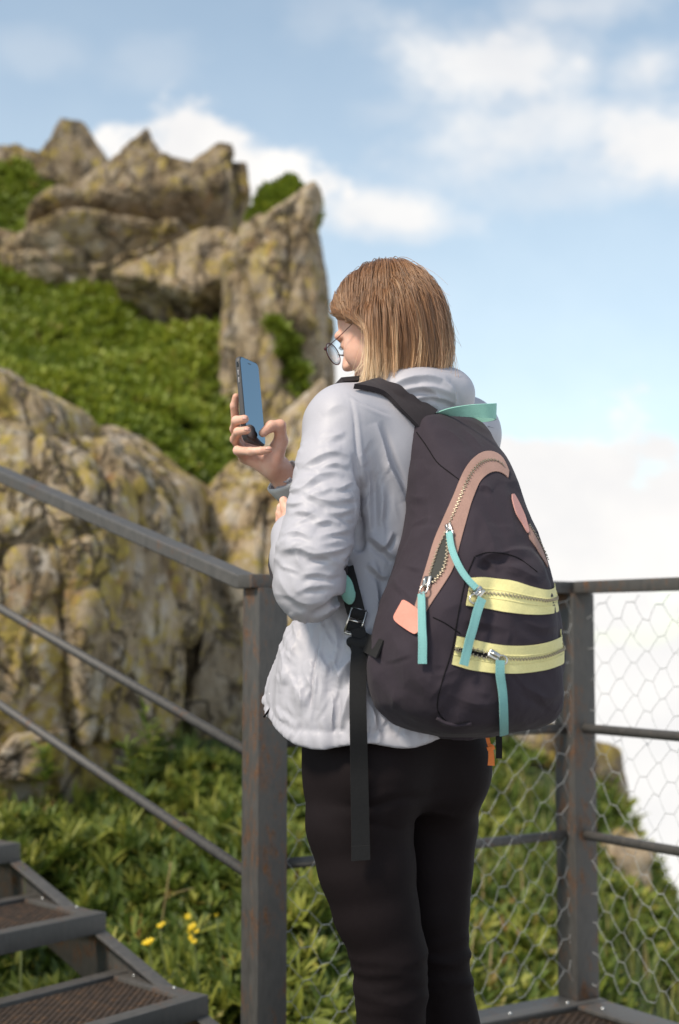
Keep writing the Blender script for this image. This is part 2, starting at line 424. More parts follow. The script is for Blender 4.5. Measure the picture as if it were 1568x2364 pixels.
RUN = .47; FR = .05
for k in range(7):
    t0 = .222+RUN*k; zt = on_stair(t0)[2]+.035
    cr = np.array([on_stair(t0)[0], on_stair(t0)[1], zt])       # right front corner, by the stringer
    dpt = .40
    tr = empty('tread', tuple(cr)); tr.parent = stair; tr.location = tuple(cr-S0)
    A = STAIR; B = -NOSE
    beam(cr+A*FR/2+B*.0-Z*.026, cr+A*FR/2+B*TW-Z*.026, FR, .056, M['steel'], 'front_bar', tr)
    beam(cr+A*(dpt-FR/2)-Z*.012, cr+A*(dpt-FR/2)+B*TW-Z*.012, FR, .028, M['steel'], 'back_bar', tr)
    beam(cr+A*FR+B*.03-Z*.0140, cr+A*(dpt-FR)+B*.03-Z*.0140, .055, .028, M['steel'], 'side_bar', tr)
    beam(cr+A*FR+B*(TW-.03)-Z*.0140, cr+A*(dpt-FR)+B*(TW-.03)-Z*.0140, .055, .028, M['steel'], 'side_bar', tr)
    Vt, Ft = lattice(cr+A*FR+B*.05-Z*.010, B, A, TW-.1, dpt-2*FR, .028, .011)
    o = mesh_from('tread_grating', Vt, Ft, M['grating'], tr, False); o['kind'] = 'stuff'
    for (s_, q_) in ((.12, .02), (.2, .018), (.30, .022)):
        if k < 4: MB().tube([cr+A*s_+B*q_, cr+A*s_+B*q_+Z*.005], [.0045, .004], 8).build('bolt', M['bolt'], tr, True)

# platform frame and floor
PL = POST_L - NOSE*1.35
poly = [POST_R, POST_L, PL, np.array([-1.7, -1.6, 0]), POST_R+Vv*6.2-U*.2, POST_R+Vv*5.0]
def inside_poly(c):
    for a, b in zip(poly[:3]+[poly[3]], poly[1:4]+[poly[5]]):
        if (b[0]-a[0])*(c[1]-a[1])-(b[1]-a[1])*(c[0]-a[0]) < 0.02: return False
    q = c-POST_R
    return np.dot(q, -U) > .05 and c[1] > 1.0
e = .03
beam(POST_L-U*.04+Vv*.012-Z*.006, POST_R+U*.045+Vv*.012-Z*.006, .11, .012, M['steel'], 'edge_plate', platform)
beam(POST_R+Vv*.070-U*.014-Z*.0075, POST_R+Vv*5.0-U*.014-Z*.0075, .11, .012, M['steel'], 'edge_plate', platform)
beam(POST_L-U*.02-Z*.0085, PL-Z*.0085, .10, .012, M['steel'], 'edge_plate', platform)
for a, b in ((POST_L-U*.04, POST_R+U*.04), (POST_R+Vv*.05+U*.036, POST_R+Vv*5+U*.036), (POST_L-NOSE*.06, PL), (PL, PL+Vv*3.2)):
    beam(a-Z*.10, b-Z*.10, .05, .16, M['steel_rusty'], 'edge_beam', platform)
for q in (.9, 2.0):
    beam(POST_L+Vv*q-U*.8-Z*.06, POST_R+Vv*q-Z*.06, .05, .08, M['steel_rusty'], 'cross_beam', platform)
for q in np.linspace(.12, .92, 5):
    c = POST_L+(POST_R-POST_L)*q+Vv*.045; MB().tube([c-Z*.001, c+Z*.006], [.005, .0045], 8).build('bolt', M['bolt'], platform, True)
for q in np.linspace(.14, 1.5, 7):
    c = POST_R+Vv*q-U*.04; MB().tube([c-Z*.002, c+Z*.005], [.005, .0045], 8).build('bolt', M['bolt'], platform, True)
Vt, Ft = lattice(POST_R-U*2.2+Vv*.06-Z*.018, U, Vv, 2.2, 3.4, .034, .0125, inside_poly)
o = mesh_from('floor_grating', Vt, Ft, M['grating'], platform, False); o['kind'] = 'stuff'
# ------------------------------------------------------------------ mountain side
def mat_ground():
    t = NT('mountain_turf'); c = t.coord()
    a = t.noise(1.7, 6, .6, c); b = t.noise(14, 5, .6, c)
    g = t.ramp(b, [(.3, (.018, .028, .008)), (.55, (.05, .07, .018)), (.75, (.11, .09, .04))])
    s = t.ramp(b, [(.3, (.06, .045, .03)), (.7, (.2, .16, .11))])
    t.set(Base_Color=t.mix(t.rng(a, .55, .68), g, s), Roughness=.95); t.bump(b, .8, .05); return t.m
M['turf'] = mat_ground()

def mat_rock(name, warm=1.0, lich=.5, dark=.0, pale=.7):
    t = NT(name)
    oi = t.nd('ShaderNodeObjectInfo'); tc = t.nd('ShaderNodeTexCoord'); ad = t.nd('ShaderNodeVectorMath', operation='ADD')
    sc = t.nd('ShaderNodeVectorMath', operation='SCALE'); t.L(oi.outputs['Location'], sc.inputs[0]); sc.inputs['Scale'].default_value = 1.0
    t.L(tc.outputs['Object'], ad.inputs[0]); t.L(sc.outputs[0], ad.inputs[1]); c = ad.outputs[0]
    st = t.nd('ShaderNodeMapping'); st.inputs['Scale'].default_value = (1, 1, .45); st.inputs['Rotation'].default_value = (.25, .3, 0); t.L(c, st.inputs[0]); cs = st.outputs[0]
    n1 = t.noise(2.4, 7, .65, c, .4); n2 = t.noise(5.5, 7, .66, cs, .3); n3 = t.noise(22, 6, .7, c); n4 = t.noise(4.5, 7, .68, c, .8)
    base = t.ramp(n2, [(.28, (.13, .095, .062)), (.45, (.36, .28, .19)), (.60, (.52, .43, .32)), (.75, (.64, .56, .45))])
    base = t.mix(t.rng(n1, .38, .62), base, t.ramp(n2, [(.3, (.12, .082, .048)), (.5, (.28, .20, .11)), (.72, (.48, .37, .24))]))
    if dark > 0: base = t.mix(dark, base, (.10, .075, .05))
    # ochre and yellow lichen, grey crusts, black stains
    v1 = t.math('ADD', t.math('MULTIPLY', n4, .7), t.math('MULTIPLY', n3, .35))
    yl = t.mix(t.rng(n3, .35, .7), (.26, .175, .035), (.48, .375, .085))
    base = t.mix(t.rng(v1, .60-.08*lich, .68-.08*lich, 0, min(.9, .55+.4*lich)), base, yl)
    v2 = t.noise(3.3, 6, .65, t.coord(rot=(1, .4, 2)), .8)
    base = t.mix(t.rng(v2, .60, .70, 0, .65*lich), base, (.36, .17, .065))
    v3 = t.noise(6, 7, .7, cs); base = t.mix(t.rng(v3, .56, .62, 0, .8), base, (.055, .044, .035))
    v4 = t.noise(7, 7, .7, t.coord(rot=(.4, 1.4, .3))); base = t.mix(t.rng(v4, .54, .62, 0, pale), base, (.56, .50, .43))
    # joints and cracks
    dn = t.nd('ShaderNodeTexNoise'); dn.inputs['Scale'].default_value = 2.2; dn.inputs['Detail'].default_value = 5; t.L(c, dn.inputs['Vector'])
    dm = t.nd('ShaderNodeVectorMath', operation='SCALE'); t.L(dn.outputs['Color'], dm.inputs[0]); dm.inputs['Scale'].default_value = .9; da = t.nd('ShaderNodeVectorMath', operation='ADD'); t.L(cs, da.inputs[0]); t.L(dm.outputs[0], da.inputs[1])
    e1 = t.voro(1.5, da.outputs[0], 'DISTANCE_TO_EDGE').outputs['Distance']; e2 = t.voro(4.6, da.outputs[0], 'DISTANCE_TO_EDGE').outputs['Distance']
    ck = t.math('MAXIMUM', t.rng(e1, .004, .030, .85, 0), t.math('MULTIPLY', t.rng(e2, .004, .05, .7, 0), t.rng(n1, .45, .6)))
    base = t.mix(ck, base, (.075, .055, .036))
    t.set(Base_Color=base, Roughness=.92, Specular_IOR_Level=.25)
    h = t.math('ADD', t.math('MULTIPLY', n2, .7), t.math('MULTIPLY', n3, .35))
    h = t.math('SUBTRACT', h, t.math('MULTIPLY', ck, .6)); t.bump(h, 1.0, .06); return t.m
M['rock_near'] = mat_rock('lichen_rock', 1, 1.15, .0, .65)
M['rock_far'] = mat_rock('grey_brown_rock', 1, .75, .18, .35)
M['rock_dark'] = mat_rock('dark_brown_rock', 1, .7, .48, .2)

ctrl = [(-1.2, 4.5, -.50), (-.3, 4.3, -.60), (.5, 4.8, -.55), (-2.5, 4.5, -.35), (.3, 2.5, -1.0), (-1.5, 2, -.9), (-3, 1, -.4),
        (2.9, 8, -2.8), (2.9, 5, -2.9), (5, 8, -7), (4, 2, -5), (1.2, 12.2, -1.8), (2, 14, -5), (5, 16, -10), (0.4, 14, -3), (0, 17, -5),
        (-4, 20, 5.5), (-2, 22, 1), (-8, 18, 7.5), (-12, 12, 5.5), (-8, 6, 2.3), (-5, 2, .3), (-3, -3, -1.6), (2, -4, -4), (-10, 0, -1), (-3.2, 16.8, 5.6),
        (-1.4, 16, 1.0), (-20, 20, 2), (-20, 5, -3), (12, 25, -22), (12, 0, -18), (-5, 32, -6), (-18, 34, -8), (0, -14, -9), (-14, -12, -9), (14, -14, -22)]
for px, py, d in [(300, 1965, 7), (0, 1935, 7.2), (560, 1975, 7), (800, 1800, 9), (1150, 1750, 9.4), (1150, 2040, 7.2), (800, 2090, 6.5), (1150, 2370, 5.3), (750, 2400, 4.9),
                  (1400, 1830, 9.0), (1420, 2010, 8.2), (1530, 2170, 7.0), (1440, 2290, 6.0), (420, 1130, 9.6), (500, 1030, 11), (100, 1000, 9.6), (0, 690, 13.6), (300, 690, 13.6), (560, 760, 12.7),
                  (60, 590, 15), (60, 430, 16.2), (190, 420, 16.8), (-300, 900, 10), (-300, 560, 15), (300, 860, 11.8), (100, 840, 11.8), (430, 775, 12.3), (520, 815, 12.0), (590, 850, 11.8)]:
    ctrl.append(tuple(P(px, py, d)))
ctrl = np.array(ctrl)
def _phi(r): return r
_A = np.linalg.norm(ctrl[:, None, :2]-ctrl[None, :, :2], axis=2); _n = len(ctrl)
_S = np.zeros((_n+3, _n+3)); _S[:_n, :_n] = _phi(_A) - np.eye(_n)*.02; _S[:_n, _n] = 1; _S[:_n, _n+1:] = ctrl[:, :2]; _S[_n, :_n] = 1; _S[_n+1:, :_n] = ctrl[:, :2].T
_w = np.linalg.solve(_S, np.concatenate([ctrl[:, 2], [0, 0, 0]]))
def height(x, y):
    x = np.asarray(x, float); y = np.asarray(y, float); sh = x.shape; q = np.stack([x.ravel(), y.ravel()], 1)
    out = np.empty(len(q))
    for i in range(0, len(q), 20000):
        r = np.linalg.norm(q[i:i+20000, None]-ctrl[None, :, :2], axis=2); out[i:i+20000] = _phi(r)@_w[:_n]+_w[_n]+q[i:i+20000]@_w[_n+1:]
    p3 = np.stack([q[:, 0], q[:, 1], 0*q[:, 0]], 1)
    out += .16*fbm(p3*1.1+11, 4, .55)
    R = np.hypot(q[:, 0]+3, q[:, 1]-8); out -= np.clip(R-22, 0, None)**1.25*.9
    return out.reshape(sh)
def axis_pts(lo, hi, a, b, fine, coarse):
    return np.unique(np.round(np.concatenate([np.linspace(lo, a, max(2, int((a-lo)/coarse))), np.arange(a, b, fine), np.linspace(b, hi, max(2, int((hi-b)/coarse)))]), 4))
gx = axis_pts(-90, 90, -7, 4, .14, 3); gy = axis_pts(-80, 110, 2.5, 18, .16, 3)
GX, GY = np.meshgrid(gx, gy, indexing='ij'); GZ = height(GX, GY)
nx_, ny_ = GX.shape; ii, jj = np.meshgrid(np.arange(nx_-1), np.arange(ny_-1), indexing='ij'); b0 = (ii*ny_+jj).ravel()
ground = mesh_from('ground', np.stack([GX.ravel(), GY.ravel(), GZ.ravel()], 1), np.stack([b0, b0+ny_, b0+ny_+1, b0+1], 1), M['turf'])
tag(ground, 'green mountain slope of turf and soil falling away behind the platform', 'ground', kind='structure')

_ico = {}
def ico(sub):
    if sub not in _ico:
        bm = bmesh.new(); bmesh.ops.create_icosphere(bm, subdivisions=sub, radius=1)
        bm.verts.index_update(); _ico[sub] = (np.array([v.co[:] for v in bm.verts]), np.array([[v.index for v in f.verts] for f in bm.faces])); bm.free()
    return _ico[sub]
ROCKS = {}
def rock(key, name, label, c, half, rot=(0, 0, 0), seed=0, planes=(), nrand=9, p=14, amp=.07, freq=1.6, strata=(1, 1, 1), mat='rock_near', sub=6, cat='rock', group=None, crack=.0, blocks=26, frac=.10):
    V0, F = ico(sub); r = np.random.default_rng(seed)
    pl = [(unit(r.normal(0, .13, 3)+np.array(a)), 1.0) for a in ((1, 0, 0), (-1, 0, 0), (0, 1, 0), (0, -1, 0), (0, 0, 1), (0, 0, -1))]
    for _ in range(nrand): pl.append((unit(r.normal(0, 1, 3)), r.uniform(.92, 1.22)))
    for n, h in planes: pl.append((unit(n), h))
    q = 0
    for n, h in pl: q = q + np.maximum(V0@n/h, 0)**p
    V = V0*(q**(-1/p))[:, None]
    V = V*np.array(half)
    E = np.array(Matrix.Rotation(rot[2], 3, 'Z') @ Matrix.Rotation(rot[1], 3, 'Y') @ Matrix.Rotation(rot[0], 3, 'X'))
    st = np.array(strata); sz = float(np.mean(half))
    nrm = unit(V[0])*0
    d = V/np.array(half)**1.2; d /= np.linalg.norm(d, axis=1)[:, None]
    f = freq/sz
    n1 = fbm(V*f*st+seed*3.7, 5, .55); n2 = ridged(V*f*2.2*st+seed*1.3, 4); n3 = fbm(V*f*7*st+seed, 3, .6)
    off = amp*sz*(n1*1.3 + (n2-.62)*.9 + n3*.22)
    if crack > 0:
        cn = np.abs(fbm(V*f*.8*np.array([1.6, 1.6, .35])+seed*2.1, 3, .5)); off -= crack*sz*np.exp(-(cn/.045)**2)
    # fractured blocks: every cell of a random split gets its own tilt, with a crack along the joints; a coarse and a fine generation
    off = off*.55
    Vj = V+sz*.07*np.stack([fbm(V*f*1.7+9, 2), fbm(V*f*1.7+19, 2), fbm(V*f*1.7+29, 2)], 1); aw = st/np.linalg.norm(st)*1.732
    for K, fr_ in ((blocks, frac), (blocks*6, frac*.38)):
        sd_ = r.uniform(-1, 1, (K, 3))*np.array(half)*1.05; d1 = np.full(len(V), 9e9, np.float32); d2 = d1.copy(); ci = np.zeros(len(V), int)
        A_ = (Vj*aw).astype(np.float32); S_ = (sd_*aw).astype(np.float32); a2 = (A_**2).sum(1)
        for k in range(K):
            dd = a2-2*(A_@S_[k])+float(S_[k]@S_[k]); m1 = dd < d1; d2 = np.where(m1, d1, np.minimum(d2, dd)); ci[m1] = k; d1 = np.where(m1, dd, d1)
        d1 = np.sqrt(np.maximum(d1, 0)); d2 = np.sqrt(np.maximum(d2, 0)); cs_ = sz*(blocks/K)**.333
        td = r.normal(0, 1, (K, 3)); cc_ = r.uniform(-1, .5, K)
        off = off + fr_*sz*(.9*((Vj-sd_[ci])*td[ci]).sum(1)/cs_ * .55 + .6*cc_[ci]) - fr_*.40*sz*np.exp(-np.abs(d2-d1)/(.025*cs_))
    off = off + amp*.55*sz*(ridged(V*f*5*st+seed*2.9, 4)-.6)
    V = V + d*off[:, None]
    V = V@E.T + np.asarray(c)
    o = mesh_from(name, V, F, M[mat]); tag(o, label, cat, group); ROCKS[key] = (V, F, o); return o
def rock_px(key, label, x0, x1, y0, y1, d, th, **kw):
    c = P((x0+x1)/2, (y0+y1)/2, d); s = FPX/d
    return rock(key, kw.pop('name', 'boulder'), label, c, ((x1-x0)/2/s, th, (y1-y0)/2/s), **kw)

rock_px('r1', 'largest lichen covered boulder behind the stair handrail', -420, 395, 965, 1900, 7.75, 1.0, seed=3, planes=[((.50, -.2, .85), 1.06), ((.95, -.3, .12), 1.0), ((.15, -1, .25), .95)], nrand=5, p=24, amp=.04, freq=1.5, sub=7, crack=.05, strata=(1.2, 1.2, .7), blocks=34, frac=.16)
rock_px('r1b', 'rounded dark topped rock on top of the large lichen boulder', -170, 215, 862, 1240, 7.85, .62, seed=8, amp=.07, freq=1.4, nrand=12, p=9, sub=6, frac=.06)
rock_px('r2', 'tall pale cracked rock just right of the dark crevice', 462, 770, 1010, 1950, 8.9, .75, seed=12, planes=[((-.6, -.2, .9), 1.12), ((-.9, -.5, 0), 1.0)], nrand=4, p=22, amp=.05, freq=1.3, strata=(1.3, 1.3, .65), sub=7, crack=.05, blocks=30, frac=.12)
rock_px('r2c', 'brown broken rock wedged in the crevice', 460, 610, 1330, 1900, 8.55, .5, seed=15, amp=.10, freq=1.5, mat='rock_dark', sub=6, frac=.16)
rock_px('r3', 'tall brown cliff tower with a green top', 505, 762, 485, 1500, 12.0, .95, seed=21, planes=[((1, -.3, .10), 1.02), ((-.2, -1, .12), .97), ((.8, 0, .75), 1.32)], nrand=3, p=24, amp=.05, freq=1.7, strata=(1.25, 1.25, .65), mat='rock_far', sub=7, crack=.03, blocks=30, frac=.12)
rock_px('r3b', 'grey flank of rock below the cliff tower, above the phone', 525, 690, 600, 1350, 12.2, .8, seed=24, planes=[((-.7, -.3, .7), 1.0)], nrand=4, p=20, amp=.06, freq=1.6, strata=(1.2, 1.2, .7), mat='rock_far', sub=6, frac=.11, blocks=26)
rock_px('r4', 'low rounded rock at the upper edge of the green shrubs', 300, 600, 575, 790, 12.7, .8, seed=31, planes=[((-.7, -.2, .8), .95)], amp=.05, mat='rock_far', nrand=6, p=26, frac=.15)
rock_px('r5', 'long pale ledge of rock under the overhanging boulder', 30, 480, 535, 740, 13.5, .8, seed=35, nrand=4, p=16, amp=.10, freq=2.2, mat='rock_far', strata=(.6, 1, 1.2), frac=.16)
rock_px('r5b', 'small pale rock beside the ledge at the picture edge', -90, 100, 530, 720, 13.6, .6, seed=37, amp=.08, mat='rock_far', frac=.12)
rock_px('r6', 'biggest dark overhanging boulder on the outcrop', 66, 545, 378, 615, 14.1, .9, rot=(0, -.10, 0), seed=41, planes=[((-.72, -.25, .8), .78), ((-.25, -.8, -.6), .86), ((.5, -.3, .85), 1.02)], nrand=4, amp=.05, mat='rock_dark', p=26, frac=.10)
rock_px('r7', 'blunt rock tooth behind the overhanging boulder', 290, 405, 350, 520, 14.9, .45, rot=(0, -.50, 0), seed=44, planes=[((-.8, 0, .6), .9)], nrand=2, amp=.05, mat='rock_dark', p=30, frac=.08)
rock_px('r8', 'tilted rock slab to the right of the overhanging boulder', 380, 555, 360, 590, 14.4, .55, rot=(0, .22, 0), seed=47, planes=[((-.75, -.3, .8), .85), ((.9, 0, .4), .98)], nrand=2, amp=.05, mat='rock_far', p=30, frac=.12)
rock_px('r8b', 'small pointed rock hanging beside the tilted slab', 510, 578, 400, 530, 14.3, .3, rot=(0, -.15, 0), seed=49, planes=[((.6, 0, -.8), .8)], nrand=2, amp=.05, mat='rock_dark', p=30, sub=5, frac=.08)
rock_px('r9', 'highest pointed rock of the outcrop', 112, 270, 300, 480, 16.9, .6, rot=(0, .10, 0), seed=52, planes=[((.75, 0, .7), .72), ((-.9, 0, .35), .84)], nrand=2, amp=.05, mat='rock_dark', p=30, frac=.10)
rock_px('r10', 'low rock left of the highest point, at the picture edge', -120, 125, 356, 480, 17.4, .6, seed=55, planes=[((-.5, 0, .9), .75)], nrand=3, p=20, amp=.06, mat='rock_far', frac=.10)
rock_px('r11', 'brown rock standing on the slope edge beyond the far corner post', 1300, 1440, 1715, 1900, 9.2, .3, seed=61, nrand=4, p=18, amp=.08, mat='rock_dark', sub=5, frac=.12)
rock_px('r12', 'tan rock low on the slope edge beyond the corner post', 1370, 1478, 1925, 2110, 8.4, .3, seed=64, amp=.12, mat='rock_far', sub=5, frac=.12)
rock_px('r13', 'tan bare rock on the slope crest behind the backpack', 1090, 1310, 1660, 1800, 9.5, .4, seed=66, amp=.12, mat='rock_near', sub=5, frac=.12)
rock_px('r15', 'brown rock under the slope edge at the lower right', 1440, 1640, 2130, 2420, 7.2, .45, seed=69, amp=.12, mat='rock_near', sub=5, frac=.12)
rock_px('r14', 'small pale stone at the foot of the lichen boulder', 15, 150, 1690, 1800, 6.9, .25, seed=71, amp=.07, mat='rock_near', sub=5)

# ------------------------------------------------------------------ shrubs, grass, flowers
def mat_leaf(name, dark, mid, light, dry=(.22, .13, .04)):
    t = NT(name); a = t.attr('hue')
    c = t.ramp(a.outputs['Fac'], [(0, dark), (.45, mid), (.85, light), (.97, dry)])
    t.set(Base_Color=c, Roughness=.5, Specular_IOR_Level=.35)
    tr = t.nd('ShaderNodeBsdfTranslucent'); t.L(c, tr.inputs['Color']); ms = t.nd('ShaderNodeMixShader'); ms.inputs[0].default_value = .3
    t.L(t.b.outputs[0], ms.inputs[1]); t.L(tr.outputs[0], ms.inputs[2]); t.L(ms.outputs[0], t.out.inputs[0]); return t.m
M['leaf_near'] = mat_leaf('rhododendron_leaf', (.040, .066, .013), (.118, .172, .028), (.36, .36, .062))
M['leaf_far'] = mat_leaf('slope_shrub_leaf', (.085, .118, .014), (.195, .250, .027), (.31, .34, .042))
M['grass'] = mat_leaf('grass_blade', (.05, .085, .018), (.12, .17, .035), (.26, .25, .07), (.36, .26, .12))

def leaf_tpl(w):
    """one leaf along +x with a folded midrib: 8 vertices, 6 faces"""
    xs = [0, .25, .62, 1.0]; ws = [.03, .8*w, w, .04]; V = []
    for x, ww in zip(xs, ws): V += [(x, -ww/2, .10*ww-.12*x*x), (x, 0, -.05*ww-.12*x*x), (x, ww/2, .10*ww-.12*x*x)]
    F = []
    for i in range(3):
        for k in range(2): F.append((i*3+k, (i+1)*3+k, (i+1)*3+k+1, i*3+k+1))
    return np.array(V), np.array(F)
def rosettes(name, pts, nrm, size, mat, label, nleaf=10, w=.34, seed=0, hue0=None, up=.8, kind='stuff', cat='shrub', parent=None, spread=(15, 75)):
    r = np.random.default_rng(seed); LV, LF = leaf_tpl(w); n = len(pts); T = n*nleaf
    base = np.repeat(pts, nleaf, 0); ax = np.repeat(nrm, nleaf, 0)
    ax = ax + r.normal(0, .22, (T, 3)); ax /= np.linalg.norm(ax, axis=1)[:, None]
    s = np.repeat(size, nleaf)*r.uniform(.7, 1.15, T)
    phi = np.tile(np.arange(nleaf)*2.39996, n)+np.repeat(r.uniform(0, 6.28, n), nleaf); el = np.radians(r.uniform(spread[0], spread[1], T))
    t1 = np.cross(ax, np.array([.31, .17, .9])+0*ax); t1 /= np.linalg.norm(t1, axis=1)[:, None]; t2 = np.cross(ax, t1)
    out = t1*np.cos(phi)[:, None]+t2*np.sin(phi)[:, None]
    dx = out*np.cos(el)[:, None]+ax*np.sin(el)[:, None]; dy = np.cross(ax, out); dz = np.cross(dx, dy)
    V = base[:, None]+s[:, None, None]*(LV[None, :, 0:1]*dx[:, None]+LV[None, :, 1:2]*dy[:, None]+LV[None, :, 2:3]*dz[:, None])
    k = len(LV); Fi = (LF[None]+(np.arange(T)*k)[:, None, None]).reshape(-1, 4)
    h = (np.repeat(hue0 if hue0 is not None else r.random(n), nleaf)*.75+r.random(T)*.25)
    o = mesh_from(name, V.reshape(-1, 3), Fi, M[mat], parent, True, {'hue': np.repeat(h, k)})
    if label: tag(o, label, cat, kind=kind)
    return o
def slope_normal(x, y):
    e = .15; gx_ = (height(x+e, y)-height(x-e, y))/(2*e); gy_ = (height(x, y+e)-height(x, y-e))/(2*e)
    n = np.stack([-gx_, -gy_, np.ones_like(gx_)], 1); n[:, :2] *= .6; return n/np.linalg.norm(n, axis=1)[:, None]
def inside_rocks(p, keys, scale=.92):
    m = np.zeros(len(p), bool)
    for k in keys:
        V = ROCKS[k][0]; lo, hi = V.min(0), V.max(0); c = (lo+hi)/2; h = (hi-lo)/2*scale
        m |= (((p[:, :2]-c[:2])/h[:2])**2).sum(1) < 1
    return m
def px_of(p):
    c, s = math.cos(PITCH), math.sin(PITCH); d = p-np.array([0, 0, CAM_H]); f = d[:, 1]*c+d[:, 2]*s; u = -d[:, 1]*s+d[:, 2]*c
    return CXP+FPX*d[:, 0]/f, CYP-FPX*u/f

# far green slope of low shrubs
r = np.random.default_rng(21)
n = 46000; x = r.uniform(-9.5, .1, n); y = r.uniform(8.6, 17.2, n); z = height(x, y)
mound = fbm(np.stack([x*1.6, y*1.6, 0*x], 1)+5, 3); z = z+.10+.16*np.clip(mound+.3, 0, 1)
p = np.stack([x, y, z], 1); ux, uy = px_of(p)
keep = (ux > -800) & (ux < 700) & (z > 1.2) & ~inside_rocks(p, ['r1', 'r2', 'r6', 'r4', 'r3', 'r3b'], .85)
p = p[keep]; mo = mound[keep]
nr = slope_normal(p[:, 0], p[:, 1])
hue = np.clip(.48+.55*mo+r.normal(0, .14, len(p)), 0, .9); hue[r.random(len(p)) < .02] = 1.0
rosettes('slope_shrubs', p, nr, r.uniform(.07, .125, len(p)), 'leaf_far', 'dense bright green low shrubs covering the slope below the rocks', 8, .42, 1, hue, cat='shrubs')
# tuft of shrubs on the cliff tower and between the upper rocks
def on_rock(key, n, x0, x1, ymax, seed):
    V, F, o = ROCKS[key]; bv = BVHTree.FromPolygons([tuple(v) for v in V], [tuple(f) for f in F]); r = np.random.default_rng(seed); out = []; nn = []
    lo, hi = V.min(0), V.max(0)
    while len(out) < n:
        q = Vector((r.uniform(lo[0], hi[0]), r.uniform(lo[1], hi[1]), hi[2]+1)); h = bv.ray_cast(q, Vector((0, 0, -1)))
        if h[0] is None: n -= 1; continue
        u, v = px_of(np.array([h[0][:]]))
        if h[1].z > .25 and x0 < u[0] < x1 and v[0] < ymax: out.append(h[0][:]); nn.append(h[1][:])
        else: n -= .3
    return np.array(out), np.array(nn)
nq = 1100; qx = r.uniform(582, 730, nq); tp = 426+75*((qx-662)/78)**2+8*np.sin(qx*.11); qy = tp+(528-tp)*r.random(nq)**1.4; qd = 12.0+r.uniform(-.55, .45, nq)*np.sqrt(np.clip((qy-tp)/75, .05, 1))
q = np.array([P(a, b, d) for a, b, d in zip(qx, qy, qd)])
rosettes('cliff_top_shrubs', q, np.tile([0, 0, 1.0], (len(q), 1)), r.uniform(.07, .11, len(q)), 'leaf_far', 'round tuft of green shrubs on top of the cliff tower', 8, .42, 2, np.clip(r.normal(.35, .15, len(q)), 0, .9), cat='shrubs')
bv3 = BVHTree.FromPolygons(ROCKS['r3'][0].tolist(), ROCKS['r3'][1].tolist()); q = []
for a, b in ((640+.38*(v-745)+r.normal(0, 11)+10*math.sin(v*.09), v) for v in r.uniform(745, 910, 95)):
    h_ = bv3.ray_cast(Vector((0, 0, CAM_H)), Vector(unit(ray(a, b))))
    if h_[0] is not None: q.append(np.array(h_[0])+np.array(h_[1])*.02)
q = np.array(q)
rosettes('cliff_gully_shrubs', q, np.tile(unit([.2, -.6, .7]), (len(q), 1)), r.uniform(.07, .11, len(q)), 'leaf_far', 'green shrubs growing in the cleft of the cliff tower', 8, .42, 3, np.clip(r.normal(.4, .15, len(q)), 0, .9), cat='shrubs')

# near rhododendron thicket behind the stairs
n = 7200; x = r.uniform(-3.4, -.02, n); y = r.uniform(4.4, 7.6, n); g = height(x, y)
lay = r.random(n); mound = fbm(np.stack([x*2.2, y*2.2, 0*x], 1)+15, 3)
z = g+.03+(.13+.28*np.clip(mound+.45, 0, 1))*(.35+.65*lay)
p = np.stack([x, y, z], 1)
sd = (p-S0)@side; st = (p-S0)@STAIR
on_st = (st > -.3) & (st < 3.5) & (sd > -.06) & (sd < 1.7) & (p[:, 2] > st*RISE-.25)
near_fence = ((p-POST_L)@Vv > -.25)
ux, uy = px_of(p); keep = ~on_st & ~near_fence & (ux > -150) & ~inside_rocks(p, ['r1', 'r2'], .75)
p = p[keep]; mo = mound[keep]; nr = slope_normal(p[:, 0], p[:, 1])
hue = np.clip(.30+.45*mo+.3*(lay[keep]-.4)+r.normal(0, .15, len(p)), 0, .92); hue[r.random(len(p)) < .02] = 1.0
rosettes('rhododendron_thicket', p, nr, r.uniform(.07, .118, len(p)), 'leaf_near', 'dark green rhododendron thicket with upright leaf whorls behind the stairs', 10, .24, 5, hue, spread=(20, 72), cat='shrubs')

sel = r.random(len(p)) < .22; q = p[sel]+np.stack([r.normal(0, .05, sel.sum()), r.normal(0, .05, sel.sum()), r.uniform(.0, .09, sel.sum())], 1)
rosettes('feathery_herbs', q, nr[sel], r.uniform(.06, .12, len(q)), 'leaf_near', 'pale yellow green feathery herbs among the rhododendron leaves', 9, .12, 15, np.clip(r.normal(.72, .15, len(q)), .3, 1), spread=(25, 85), cat='herbs')
# low plants on the slope behind the netting
n = 8200; x = r.uniform(-.6, 2.3, n); y = r.uniform(4.5, 9.6, n); g = height(x, y); mound = fbm(np.stack([x*1.5, y*1.5, 0*x], 1)+25, 3)
p = np.stack([x, y, g+.02+.10*np.clip(mound+.4, 0, 1)*r.random(n)], 1)
keep = (((p-POST_L)@Vv) < -.22) & (g > -1.6) & (mound > -.28) & ~((x < -.05) & (y < 7.2))
p = p[keep]; nr = slope_normal(p[:, 0], p[:, 1]); mo = mound[keep]
hue = np.clip(.42+.5*mo+r.normal(0, .18, len(p)), 0, .95); hue[r.random(len(p)) < .10] = 1.0
rosettes('slope_ground_cover', p, nr, r.uniform(.06, .12, len(p)), 'leaf_near', 'patchy low green and brown plants on the slope behind the wire netting', 8, .24, 6, hue, spread=(15, 80), cat='plants')

